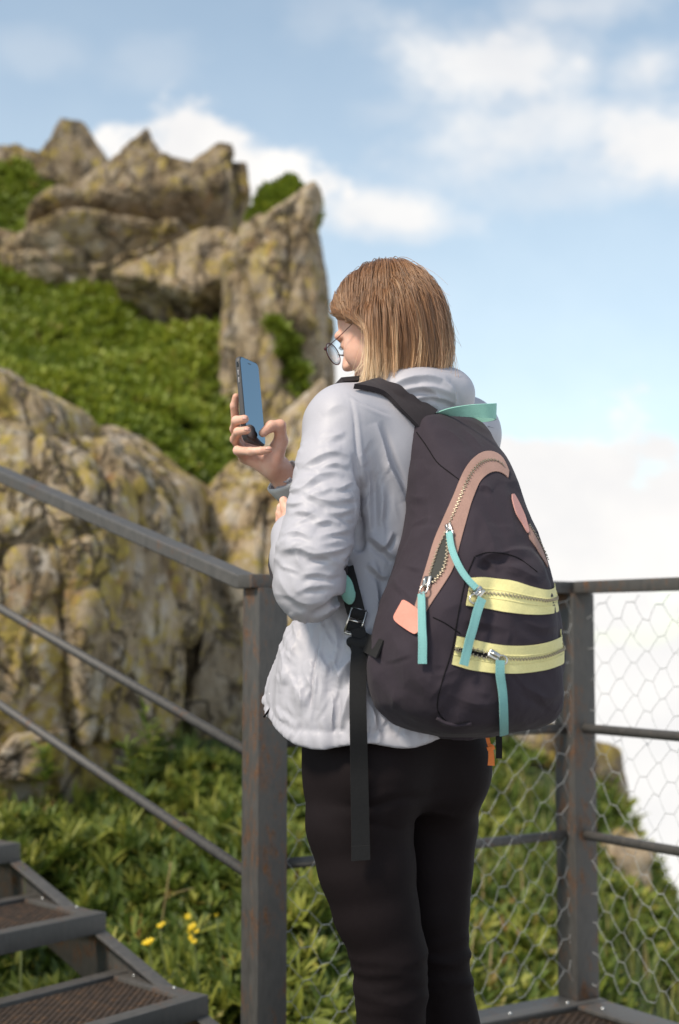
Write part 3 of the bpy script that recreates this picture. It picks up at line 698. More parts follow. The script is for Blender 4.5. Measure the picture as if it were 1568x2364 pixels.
def grass_blades(name, pts, hgt, label, seed, lean=.5, width=.0045):
    r = np.random.default_rng(seed); n = len(pts); an = r.uniform(0, 6.28, n); le = r.uniform(.1, lean, n); d = np.stack([np.cos(an), np.sin(an), 0*an], 1); sd_ = np.stack([-np.sin(an), np.cos(an), 0*an], 1)
    V = []
    for t_, w in ((0, 1), (.4, .9), (.75, .6), (1, .08)):
        c = pts+Z*(hgt*t_*(1-.25*le*t_))[:, None]+d*(hgt*le*t_*t_)[:, None]; V += [c-sd_*width*w, c+sd_*width*w]
    V = np.stack(V, 1); F = np.array([(0, 1, 3, 2), (2, 3, 5, 4), (4, 5, 7, 6)]); Fi = (F[None]+(np.arange(n)*8)[:, None, None]).reshape(-1, 4)
    h = np.clip(r.normal(.5, .25, n), 0, 1)
    return tag(mesh_from(name, V.reshape(-1, 3), Fi, M['grass'], None, True, {'hue': np.repeat(h, 8)}), label, 'grass', kind='stuff')
n = 9000; x = r.uniform(-1.6, 2.2, n); y = r.uniform(3.75, 8.6, n); p = np.stack([x, y, height(x, y)], 1)
keep = (((p-POST_L)@Vv) < -.10) & (p[:, 2] > -1.6) & (fbm(p*2+9, 2) > -.15)
sd = (p-S0)@side; st = (p-S0)@STAIR; keep &= ~((st > -.3) & (sd > -.06) & (sd < 1.6) & (st < 2.0) & (p[:, 2]+.2 > st*RISE-.2))
p = p[keep]; grass_blades('grass', p, r.uniform(.10, .30, len(p)), 'thin grass growing on the slope under the railing', 9)

# single plants one can pick out
t = NT('yellow_petal'); t.set(Base_Color=(.72, .52, .02), Roughness=.6); M['petal'] = t.m
t = NT('plant_stem'); t.set(Base_Color=(.13, .16, .045), Roughness=.7); M['stem'] = t.m
t = NT('dry_stalk'); t.set(Base_Color=(.25, .19, .075), Roughness=.8); M['dry'] = t.m
def flower(top, base, size, label, nh=1):
    f = tag(empty('yellow_flower', tuple(base)), label, 'flower', 'yellow flowers in the thicket')
    pts = crom([base, (np.array(base)*.6+np.array(top)*.4)+np.array([.02, .0, .0]), top], 10); MB().tube(pts, .0028, 6).build('stem', M['stem'], f, True)
    rr = np.random.default_rng(int(size*1e5)); V0, F0 = ico(2)
    for k in range(nh):
        c = np.array(top)+(rr.normal(0, size*.9, 3)*np.array([1, 1, 1.4]) if k else 0)
        m = MB(); ax = unit(np.array([.1, -.5, .8])+rr.normal(0, .3, 3)); t1 = unit(np.cross(ax, [1, .3, 0])); t2 = np.cross(ax, t1); s = size*(1 if k == 0 else rr.uniform(.6, .9))
        m.add(c+V0*s*.42, [tuple(q_) for q_ in F0])
        for j in range(9):
            a = 6.283*j/9; o_ = t1*math.cos(a)+t2*math.sin(a); b_ = np.cross(ax, o_)
            m.add([c+o_*s*.2-b_*s*.1, c+o_*s*.2+b_*s*.1, c+o_*s*.8+b_*s*.22+ax*s*.25, c+o_*s*1.0+ax*s*.3, c+o_*s*.8-b_*s*.22+ax*s*.25], [(0, 1, 2, 3, 4)])
        m.build('flower_head', M['petal'], f, True)
for px_, py_, d_, s_, nh_, lb in [(343, 2177, 4.45, .022, 1, 'single yellow flower lowest in the thicket, nearest the stair treads'), (445, 2140, 4.5, .016, 7, 'cluster of small yellow flowers in the thicket'),
                          (369, 2140, 4.6, .011, 3, 'small greenish yellow flower bud on the dry stalk'), (499, 2113, 4.6, .014, 1, 'small single yellow flower nearest the railing post')]:
    top = P(px_, py_, d_); b_ = top+np.array([.03, .05, 0]); b_[2] = height(np.array([b_[0]]), np.array([b_[1]]))[0]; flower(top, b_, s_, lb, nh_)
dk = MB(); dk.tube(crom([P(365, 2190, 5.0), P(380, 2090, 5.0), P(395, 1990, 5.02)], 12), .0035, 6); dk.tube(crom([P(383, 2075, 5.0), P(410, 2060, 4.98), P(450, 2050, 5.0)], 8), .002, 5)
b_ = P(365, 2190, 5.0); g_ = b_.copy(); g_[2] = height(np.array([b_[0]]), np.array([b_[1]]))[0]; dk.tube([g_, b_], .0035, 6)
tag(dk.build('dry_stalk', M['dry'], None, True), 'thin dry straw coloured stalk standing in the thicket', 'stalk')
def weed(base, top, label, seed, nl=16, ll=.10):
    w = tag(empty('tall_weed', tuple(base)), label, 'weed', 'tall weeds'); rr = np.random.default_rng(seed); pts = crom([base, (np.array(base)+np.array(top))/2+np.array([.02, 0, 0]), top], 14); MB().tube(pts, np.linspace(.004, .0015, 14), 6).build('stem', M['stem'], w, True)
    idx = rr.uniform(3, 13, nl); q_ = np.stack([np.interp(idx, np.arange(14), pts[:, k]) for k in range(3)], 1)
    rosettes('leaves', q_, np.tile([0, 0, 1.0], (nl, 1)), np.full(nl, ll), 'leaf_near', None, 3, .2, seed, rr.uniform(.4, .8, nl), parent=w, spread=(10, 50))
for a, b, d_, lb, sd_ in [((330, 1850), (335, 1640), 6.2, 'tall thin leafy weed in front of the lichen boulder', 3), ((300, 1860), (290, 1720), 6.1, 'shorter leafy weed left of the tall one', 5), ((95, 1850), (100, 1735), 6.2, 'leafy weed by the small pale stone', 7)]:
    weed(P(a[0], a[1], d_), P(b[0], b[1], d_), lb, sd_, 20, .085)
bl = MB(); bl.tube(crom([P(50, 2140, 4.35), P(58, 2040, 4.35), P(50, 1985, 4.35), P(42, 1940, 4.36)], 14), np.linspace(.004, .001, 14), 5, True, .4)
b_ = P(50, 2140, 4.35); g_ = b_.copy(); g_[2] = height(np.array([b_[0]]), np.array([b_[1]]))[0]; bl.tube([g_, b_], .004, 5)
tag(bl.build('tall_grass', M['stem'], None, True), 'single long green grass blade in front of the stair treads', 'grass')
# ------------------------------------------------------------------ volume modeller: smooth unions meshed by surface nets
class Field:
    def __init__(s, xs, ys, zs):
        s.a = [np.asarray(v, np.float32) for v in (xs, ys, zs)]; s.d = np.full([len(v) for v in s.a], .2, np.float32)
    def sl(s, lo, hi):
        r = []
        for a, l, h in zip(s.a, lo, hi):
            i = max(0, int(np.searchsorted(a, l))-1); j = min(len(a), int(np.searchsorted(a, h))+1); r.append(slice(i, max(j, i+1)))
        return tuple(r)
    def grid(s, q): return np.meshgrid(*[a[k] for a, k in zip(s.a, q)], indexing='ij', sparse=True)
    def apply(s, fn, lo, hi, k=0.0, op='u'):
        q = s.sl(lo, hi); X, Y, Zz = s.grid(q); e = fn(X, Y, Zz); d = s.d[q]
        if op == 's': e = -e
        if k > 0:
            h = np.clip(.5+.5*(e-d)/k, 0, 1) if op == 'u' else np.clip(.5-.5*(e-d)/k, 0, 1)
            r = e*(1-h)+d*h - k*h*(1-h) if op == 'u' else e*(1-h)+d*h + k*h*(1-h)
        else: r = np.minimum(d, e) if op == 'u' else np.maximum(d, e)
        s.d[q] = r
    def capsule(s, a, b, ra, rb, k=.01, op='u'):
        a = np.asarray(a, np.float32); b = np.asarray(b, np.float32); ba = b-a; L2 = float(ba@ba)+1e-9; m = max(ra, rb)+k+.02
        def fn(X, Y, Zz):
            t_ = np.clip(((X-a[0])*ba[0]+(Y-a[1])*ba[1]+(Zz-a[2])*ba[2])/L2, 0, 1)
            return np.sqrt((X-a[0]-t_*ba[0])**2+(Y-a[1]-t_*ba[1])**2+(Zz-a[2]-t_*ba[2])**2)-(ra+(rb-ra)*t_)
        s.apply(fn, np.minimum(a, b)-m, np.maximum(a, b)+m, k, op)
    def chain(s, pts, k=.01, op='u'):
        for (p, r), (q, t_) in zip(pts[:-1], pts[1:]): s.capsule(p, q, r, t_, k, op)
    def ell(s, c, ax, rad, k=.01, op='u'):
        c = np.asarray(c, np.float32); ax = np.asarray(ax, np.float32); rad = np.asarray(rad, np.float32); m = float(rad.max())+k+.02; mn = float(rad.min())
        def fn(X, Y, Zz):
            x, y, z = X-c[0], Y-c[1], Zz-c[2]; q = 0
            for i in range(3): q = q+((x*ax[i, 0]+y*ax[i, 1]+z*ax[i, 2])/rad[i])**2
            return (np.sqrt(q)-1)*mn
        s.apply(fn, c-m, c+m, k, op)
    def loft(s, keys, ex, ey, k=.01, op='u', n=2.0, grow=0.0):
        """keys: (z, centre xy, half a along ex, half b along ey) from top to bottom"""
        keys = sorted(keys, key=lambda q: q[0])
        if len(keys) > 3:
            q_ = crom(np.array([[k_[0], k_[1][0], k_[1][1], k_[2], k_[3]] for k_ in keys]), 90); q_ = q_[np.argsort(q_[:, 0])]; keys = [(v[0], v[1:3], v[3], v[4]) for v in q_]
        zz = np.array([q[0] for q in keys]); cx = np.array([q[1][0] for q in keys]); cy = np.array([q[1][1] for q in keys])
        A = np.array([q[2] for q in keys])+grow; Bb = np.array([q[3] for q in keys])+grow; m = max(A.max(), Bb.max())+.03
        def fn(X, Y, Zz):
            z = Zz; x = X-np.interp(z, zz, cx); y = Y-np.interp(z, zz, cy); a = np.interp(z, zz, A); b = np.interp(z, zz, Bb)
            l = x*ex[0]+y*ex[1]; f = x*ey[0]+y*ey[1]
            e = ((np.abs(l/a)**n+np.abs(f/b)**n)**(1/n)-1)*np.minimum(a, b)
            return np.maximum(e, np.maximum(z-zz[-1], zz[0]-z)).astype(np.float32)
        s.apply(fn, (cx.min()-m, cy.min()-m, zz[0]-.02), (cx.max()+m, cy.max()+m, zz[-1]+.02), k, op)
    def push(s, fn, lo, hi):
        """fn gives the outward displacement in metres"""
        q = s.sl(lo, hi); d = s.d[q]; i, j, k = np.nonzero(np.abs(d) < .045); a = [v[w] for v, w in zip(s.a, q)]
        d[i, j, k] -= fn(a[0][i], a[1][j], a[2][k]).astype(np.float32)
    def mesh(s, smooth=1):
        d = s.d; sg = d < 0; xs, ys, zs = s.a
        c = np.zeros([n-1 for n in d.shape], np.uint8)
        for i in (0, 1):
            for j in (0, 1):
                for k in (0, 1): c += sg[i:d.shape[0]-1+i, j:d.shape[1]-1+j, k:d.shape[2]-1+k]
        I = np.argwhere((c > 0) & (c < 8)); i, j, k = I.T
        cv = {(a, b, e): d[i+a, j+b, k+e] for a in (0, 1) for b in (0, 1) for e in (0, 1)}
        acc = np.zeros((len(I), 3)); cnt = np.zeros(len(I))
        for a in cv:
            for ax in range(3):
                if a[ax]: continue
                b = list(a); b[ax] = 1; b = tuple(b); va, vb = cv[a], cv[b]; m = (va < 0) != (vb < 0)
                t_ = np.where(m, va/(va-vb+1e-12*(va == vb)), 0)
                p_ = np.array(a, float)[None]+0*acc; p_[:, ax] += t_; acc[m] += p_[m]; cnt[m] += 1
        acc /= cnt[:, None]
        V = np.stack([xs[i]+acc[:, 0]*(xs[i+1]-xs[i]), ys[j]+acc[:, 1]*(ys[j+1]-ys[j]), zs[k]+acc[:, 2]*(zs[k+1]-zs[k])], 1)
        idm = np.full(c.shape, -1, np.int32); idm[i, j, k] = np.arange(len(I)); Fs = []
        n0, n1, n2 = d.shape
        e = np.argwhere(sg[:-1, 1:-1, 1:-1] != sg[1:, 1:-1, 1:-1])+np.array([0, 1, 1]); a, b, g = e.T; f = np.stack([idm[a, b-1, g-1], idm[a, b, g-1], idm[a, b, g], idm[a, b-1, g]], 1); fl = ~sg[a, b, g]; f[fl] = f[fl, ::-1]; Fs.append(f)
        e = np.argwhere(sg[1:-1, :-1, 1:-1] != sg[1:-1, 1:, 1:-1])+np.array([1, 0, 1]); a, b, g = e.T; f = np.stack([idm[a-1, b, g-1], idm[a-1, b, g], idm[a, b, g], idm[a, b, g-1]], 1); fl = ~sg[a, b, g]; f[fl] = f[fl, ::-1]; Fs.append(f)
        e = np.argwhere(sg[1:-1, 1:-1, :-1] != sg[1:-1, 1:-1, 1:])+np.array([1, 1, 0]); a, b, g = e.T; f = np.stack([idm[a-1, b-1, g], idm[a, b-1, g], idm[a, b, g], idm[a-1, b, g]], 1); fl = ~sg[a, b, g]; f[fl] = f[fl, ::-1]; Fs.append(f)
        F = np.concatenate(Fs); F = F[(F >= 0).all(1)]
        for _ in range(smooth):
            S_ = np.zeros_like(V); C_ = np.zeros(len(V))
            for u, v in ((0, 1), (1, 2), (2, 3), (3, 0)):
                for ax in range(3): S_[:, ax] += np.bincount(F[:, u], V[F[:, v], ax], len(V))+np.bincount(F[:, v], V[F[:, u], ax], len(V))
                C_ += np.bincount(F[:, u], minlength=len(V))+np.bincount(F[:, v], minlength=len(V))
            V = V*.5+.5*S_/np.maximum(C_, 1)[:, None]
        return V, F
def lin(lo, hi, st): return np.arange(lo, hi+st, st)
def multi(*seg):
    """axis from (start, step), ... , end"""
    out = []
    for (a, st), nx in zip(seg[:-1], seg[1:]):
        b = nx[0] if isinstance(nx, tuple) else nx; n = max(1, int(round((b-a)/st))); out.append(np.linspace(a, b, n, endpoint=False))
    return np.concatenate(out+[[seg[-1]]])
def bvh_of(V, F): return BVHTree.FromPolygons(np.asarray(V).tolist(), np.asarray(F).tolist())
CAM = np.array([0, 0, CAM_H])
def hit(bv, px, py, d=2.4):
    r = ray(px, py); h = bv.ray_cast(Vector(CAM), Vector(unit(r)))
    if h[0] is None: h = bv.find_nearest(Vector(P(px, py, d)))
    return np.array(h[0]), np.array(h[1])
def hits(bvs, px, py, d=2.4):
    best = None
    for bv in bvs:
        h = bv.ray_cast(Vector(CAM), Vector(unit(ray(px, py))))
        if h[0] is not None and (best is None or h[3] < best[2]): best = (np.array(h[0]), np.array(h[1]), h[3])
    return best[:2] if best else (P(px, py, d), np.array([0, -1.0, 0]))

# ------------------------------------------------------------------ the woman
FW = np.array([-.6, .8, 0]); LF = np.array([-.8, -.6, 0]); BK = -FW        # the way she faces, her left, her back
def xy(px, py, d): q = P(px, py, d); return q[2], q[:2]
def keyz(py, px, d, a, b): q = P(px, py, d); return (q[2], q[:2], a, b)

def fabric(name, colr, rough=.8, weave=900, wr=.0, wrs=(6, 6, 3), sheen=.0, var=.12, spec=.3):
    t = NT(name); c = t.coord()
    n = t.noise(9, 5, .6, c); f = t.noise(weave*.5, 2, .5, c)
    v = t.math('ADD', t.rng(n, .3, .7, -var, var), t.rng(f, .3, .7, -var*.6, var*.6))
    hsv = t.nd('ShaderNodeHueSaturation'); hsv.inputs['Color'].default_value = tuple(colr)+(1,); t.L(t.math('ADD', v, 1.0), hsv.inputs['Value'])
    t.set(Base_Color=hsv.outputs[0], Roughness=rough, Specular_IOR_Level=spec)
    if sheen: t.set(Sheen_Weight=sheen, Sheen_Roughness=.5)
    pr = None
    if wr > 0:
        w1 = t.noise(7, 2, .5, t.coord(wrs, (.3, .2, .4)), .8); pr = t.bump(w1, wr, .012)
    t.bump(f, .15, .0006, pr); return t.m
M['jacket'] = fabric('grey_windbreaker', (.415, .402, .438), .52, 700, .06, (2.2, 2.2, 1.2), 0, .03, .45)
M['cuff'] = fabric('cuff_lining', (.52, .51, .50), .85, 900, .15, (6, 6, 6), 0, .08)
M['legging'] = fabric('black_legging', (.0105, .0070, .0078), .75, 900, .05, (5, 5, 3), 0, .1, .12)
def mat_skin():
    t = NT('skin'); c = t.coord(); n = t.noise(28, 4, .6, c); f = t.noise(260, 3, .6, c)
    col_ = t.ramp(n, [(.3, (.66, .33, .23)), (.55, (.74, .43, .32)), (.75, (.79, .51, .40))])
    t.set(Base_Color=col_, Roughness=.48, Subsurface_Weight=.15, Subsurface_Radius=(.012, .004, .002), Subsurface_Scale=.5, Specular_IOR_Level=.4)
    t.bump(t.math('ADD', t.math('MULTIPLY', n, .6), f), .25, .0012); return t.m
M['skin'] = mat_skin()

Hc = P(885, 757, 2.50)
Fh = unit([-.77, .48, -.42]); Lh = unit(np.cross([0, 0, 1.0], Fh)); Uh = np.cross(Fh, Lh)
HS = .88
def hd(f, l, u): return Hc+(Fh*f+Lh*l+Uh*u)*HS
HAX = np.array([Fh, Lh, Uh])
PH_C = P(578, 928, 2.60); PH_N = unit([.91, -.39, .12]); PH_U = np.array([-.10, .08, 1.0]); PH_U = unit(PH_U-PH_N*np.dot(PH_U, PH_N)); PH_W = np.cross(PH_U, PH_N)
PH_HW, PH_HH, PH_HT = .0395, .0805, .0052

torso = [keyz(905, 955, 2.465, .07, .065), keyz(940, 937, 2.47, .135, .085), keyz(985, 925, 2.475, .175, .105), keyz(1060, 917, 2.480, .172, .12), keyz(1150, 912, 2.485, .162, .122),
         keyz(1250, 905, 2.485, .155, .122), keyz(1350, 897, 2.485, .154, .127), keyz(1420, 890, 2.48, .163, .138), keyz(1500, 878, 2.48, .18, .158), keyz(1600, 868, 2.485, .195, .182), keyz(1760, 868, 2.485, .20, .195)]
arm_l = [(P(790, 987, 2.370), .060), (P(762, 1080, 2.335), .056), (P(744, 1180, 2.305), .057), (P(724, 1280, 2.288), .061), (P(714, 1352, 2.285), .056)]
fore_l = [(P(714, 1352, 2.285), .055), (P(694, 1290, 2.40), .050), (P(682, 1240, 2.455), .043)]
arm_r = [(P(1080, 1012, 2.60), .058), (P(1078, 1100, 2.645), .055), (P(1010, 1230, 2.75), .052), (P(900, 1300, 2.83), .05), (P(770, 1212, 2.765), .041), (P(706, 1153, 2.69), .034), (P(660, 1108, 2.662), .034)]
leg_l = [(P(835, 1790, 2.455), .098), (P(830, 1900, 2.425), .089), (P(847, 2000, 2.42), .081), (P(868, 2100, 2.42), .071), (P(898, 2200, 2.425), .062), (P(903, 2280, 2.43), .0585), (P(903, 2400, 2.44), .058), (P(902, 2520, 2.435), .048), (P(902, 2660, 2.425), .036), (P(902, 2745, 2.42), .033)]
leg_r = [(P(992, 1790, 2.54), .094), (P(1004, 1900, 2.55), .076), (P(1000, 2000, 2.55), .070), (P(1000, 2100, 2.55), .064), (P(1012, 2200, 2.555), .053), (P(1024, 2280, 2.56), .050), (P(1042, 2370, 2.565), .052), (P(1050, 2460, 2.56), .05), (P(1056, 2580, 2.555), .037), (P(1060, 2672, 2.55), .032)]
hips = [keyz(1600, 900, 2.48, .15, .11), keyz(1690, 904, 2.485, .168, .118), keyz(1760, 906, 2.487, .172, .12), keyz(1830, 906, 2.49, .165, .11), keyz(1860, 906, 2.49, .14, .09)]

def build_body():
    f = Field(multi((-.36, .012), (-.205, .0017), (-.075, .003), (.10, .008), .44), multi((2.1, .014), (2.4, .006), (2.49, .0022), (2.69, .008), 3.0), multi((-.02, .014), (1.19, .0022), (1.30, .0018), (1.50, .0035), 1.73))
    g = -.008
    f.loft(torso[:-3], LF, FW, .02, grow=-.035); f.loft(hips, LF, FW, .02, grow=-.02)
    for ch in (arm_l, fore_l, arm_r[:-2]): f.chain([(p, max(r-.026, .022)) for p, r in ch], .02)
    for ch in (leg_l, leg_r): f.chain([(p, r-(.016 if i < 4 else .005)) for i, (p, r) in enumerate(ch)], .008)
    # head and neck
    f.chain([(P(950, 925, 2.468), .054), (hd(-.035, 0, -.085), .045)], .02)
    f.ell(hd(-.008, 0, .028), HAX, tuple(HS*v for v in (.096, .075, .086)), .015)
    f.ell(hd(.028, 0, -.035), HAX, tuple(HS*v for v in (.063, .057, .083)), .02)
    f.ell(hd(.055, .034, -.03), HAX, tuple(HS*v for v in (.03, .026, .032)), .015); f.ell(hd(.055, -.034, -.03), HAX, tuple(HS*v for v in (.03, .026, .032)), .015)
    f.capsule(hd(.082, 0, .012), hd(.108, 0, -.028), .0072, .0095, .009); f.ell(hd(.098, .009, -.033), HAX, tuple(HS*v for v in (.010, .008, .007)), .006); f.ell(hd(.098, -.009, -.033), HAX, tuple(HS*v for v in (.010, .008, .007)), .006)
    f.capsule(hd(.078, .045, .018), hd(.084, .012, .020), .008, .008, .009); f.capsule(hd(.078, -.045, .018), hd(.084, -.012, .020), .008, .008, .009)
    for l in (.032, -.032): f.ell(hd(.080, l, .0), HAX, tuple(HS*v for v in (.014, .017, .011)), .006, 's'); f.ell(hd(.073, l, .0), HAX, tuple(HS*v for v in (.0125, .0135, .0115)), .003)
    f.ell(hd(.086, 0, -.060), HAX, tuple(HS*v for v in (.011, .021, .006)), .004); f.ell(hd(.085, 0, -.070), HAX, tuple(HS*v for v in (.011, .018, .0065)), .004); f.ell(hd(.074, 0, -.098), HAX, tuple(HS*v for v in (.02, .022, .016)), .012)
    # hand round the phone
    H = lambda *a: [(P(x, y, d), r) for x, y, d, r in a]
    fk = .0035
    f.chain(H((552, 1022, 2.668, .0098), (545, 975, 2.625, .0088), (541, 937, 2.605, .0076), (545, 916, 2.597, .0066)), fk)
    f.chain(H((556, 1036, 2.662, .0098), (542, 990, 2.618, .0090), (546, 971, 2.575, .0086), (565, 967.5, 2.550, .0078)), fk)
    f.chain(H((561, 1046, 2.656, .0095), (542, 1014, 2.607, .0086), (550, 997, 2.571, .0083), (570, 993, 2.552, .0074)), fk)
    f.chain(H((566, 1056, 2.645, .0095), (549, 1040, 2.598, .0086), (578, 1042, 2.565, .0078), (602, 1041, 2.558, .0074), (622, 1038, 2.556, .0062)), fk)
    f.chain(H((630, 1078, 2.628, .015), (649, 1018, 2.625, .0125), (646, 983, 2.612, .0108), (626, 984, 2.604, .0098), (607, 1000, 2.598, .0078)), .006)
    pk = .010
    f.chain(H((552, 1022, 2.668, .0105), (645, 1070, 2.648, .016)), pk); f.chain(H((558, 1040, 2.66, .011), (640, 1078, 2.645, .018)), pk); f.chain(H((565, 1053, 2.645, .011), (630, 1086, 2.635, .017)), pk)
    f.chain(H((638, 1035, 2.630, .013), (628, 1070, 2.63, .019)), pk)
    f.chain(H((632, 1078, 2.642, .0185), (650, 1095, 2.655, .0215), (668, 1118, 2.665, .0235), (706, 1153, 2.69, .026), (770, 1212, 2.765, .03)), .014)
    # other hand folded over the forearm
    f.chain(H((680, 1238, 2.46, .021), (672, 1212, 2.49, .019), (664, 1195, 2.515, .018)), .01)
    for q in range(4):
        y = 1172+14.5*q; x = 655-(0, 3, 3, 0)[q]
        f.chain(H((668, y+8, 2.505, .0098), (x-4, y, 2.535, .0088), (x-3, y-3, 2.565, .0078), (x+8, y-4, 2.585, .007)), .0035)
    f.chain(H((672, 1200, 2.485, .012), (662, 1172, 2.50, .0105), (655, 1156, 2.515, .0082)), .005)
    V, F = f.mesh(1); return V, F
BV, BF = build_body()
person = mesh_from('person', BV, BF, M['skin'])
tag(person, 'woman in a light grey jacket and black leggings holding up a phone', 'person')

# eyes, lips colour and nails as small parts
t = NT('eye_white'); t.set(Base_Color=(.7, .68, .65), Roughness=.2); M['eye'] = t.m
t = NT('lash'); t.set(Base_Color=(.03, .018, .012), Roughness=.7); M['lash'] = t.m
t = NT('nail'); t.set(Base_Color=(.72, .40, .32), Roughness=.25); M['nail'] = t.m
V0, F0 = ico(3)
for l in (.032, -.032):
    mesh_from('eyelid', hd(.0755, l, -.001)+(V0*.0108)@HAX, F0, M['skin'], person)
    m = MB()
    for q in range(14):
        s_ = (q/13-.5); p0 = hd(.0865-.10*s_*s_*.1, l+s_*.024, -.003+.002*abs(s_)); m.tube([p0, p0+Fh*.003-Uh*.0015, p0+Fh*.005-Uh*.001+Lh*.002*s_], [.0004, .0003, .0001], 4)
    m.tube([hd(.083, l-.012, -.003), hd(.0875, l, -.001), hd(.083, l+.013, -.003)], .0005, 5); m.build('eyelashes', M['lash'], person, True)
    pts = crom([hd(.088, l*.45, .018), hd(.0895, l, .024), hd(.078, l*1.6, .020)], 8); MB().tube(pts, np.array([.0008, .0014, .0017, .0017, .0016, .0014, .001, .0006]), 6, True, .5).build('eyebrow', M['lash'], person, True)
bbv = bvh_of(BV, BF)
for a, b, w in [((560, 964.5), (572, 966), 7), ((564, 990), (577, 991.5), 7), ((612, 1034), (628, 1036), 6)]:
    G = np.zeros((4, 4, 3)); Nn = np.zeros((4, 4, 3))
    for i in range(4):
        for j in range(4):
            u = i/3; v = (j/3-.5)*w*(1-.25*(u > .9)); h_, n_ = hit(bbv, a[0]+(b[0]-a[0])*u, a[1]+(b[1]-a[1])*u+v, 2.55); G[i, j] = h_; Nn[i, j] = n_
    mb = MB(); mb.sheet(G-Nn*.0004, Nn, .0010); mb.build('fingernail', M['nail'], person, True, True)

# leggings
def build_legs():
    f = Field(lin(-.14, .34, .0052), lin(2.28, 2.72, .0052), lin(.3, 1.03, .0058))
    f.loft(hips, LF, FW, .02)
    for l in (leg_l, leg_r): f.chain(l[:7], .010 if l is leg_l else .006)
    cz = P(906, 1772, 2.487)
    f.ell(cz+LF*.078+BK*.055, np.array([LF, FW, Z]), (.088, .082, .095), .03); f.ell(cz-LF*.075+BK*.050, np.array([LF, FW, Z]), (.085, .08, .093), .03)
    def wr(X, Y, Zz):
        o = np.zeros(np.broadcast(X, Y, Zz).shape, np.float32)
        for zc, am, wd, sl_ in [(P(0, 2205, 2.43)[2], .0035, .006, .05), (P(0, 2232, 2.43)[2], .0045, .006, -.05), (P(0, 2258, 2.43)[2], .0038, .006, .06), (P(0, 2292, 2.43)[2], .0045, .007, -.04), (P(0, 2320, 2.43)[2], .003, .006, .05), (P(0, 1832, 2.45)[2], -.006, .007, .10), (P(0, 1893, 2.44)[2], -.0025, .006, -.08), (P(0, 1800, 2.45)[2], -.0015, .006, .12)]:
            z0 = zc+sl_*(X-.08)+.004*np.sin(X*55+Y*31+zc*90); o = o+am*np.exp(-((Zz-z0)/wd)**2)*(np.exp(-((X-.085)/.075)**2) if am < 0 else .7)
        return o
    f.push(wr, (-1, 2, 0), (1, 3, 2))
    f.apply(lambda X, Y, Zz: (.338-.02*(X-.1)-Zz)+0*X+0*Y, (-1, 2, 0), (1, 3, .42), 0, 'x')
    return f.mesh(1)
LV, LFc = build_legs(); leggings = mesh_from('leggings', LV, LFc, M['legging'], person); lbv = bvh_of(LV, LFc)

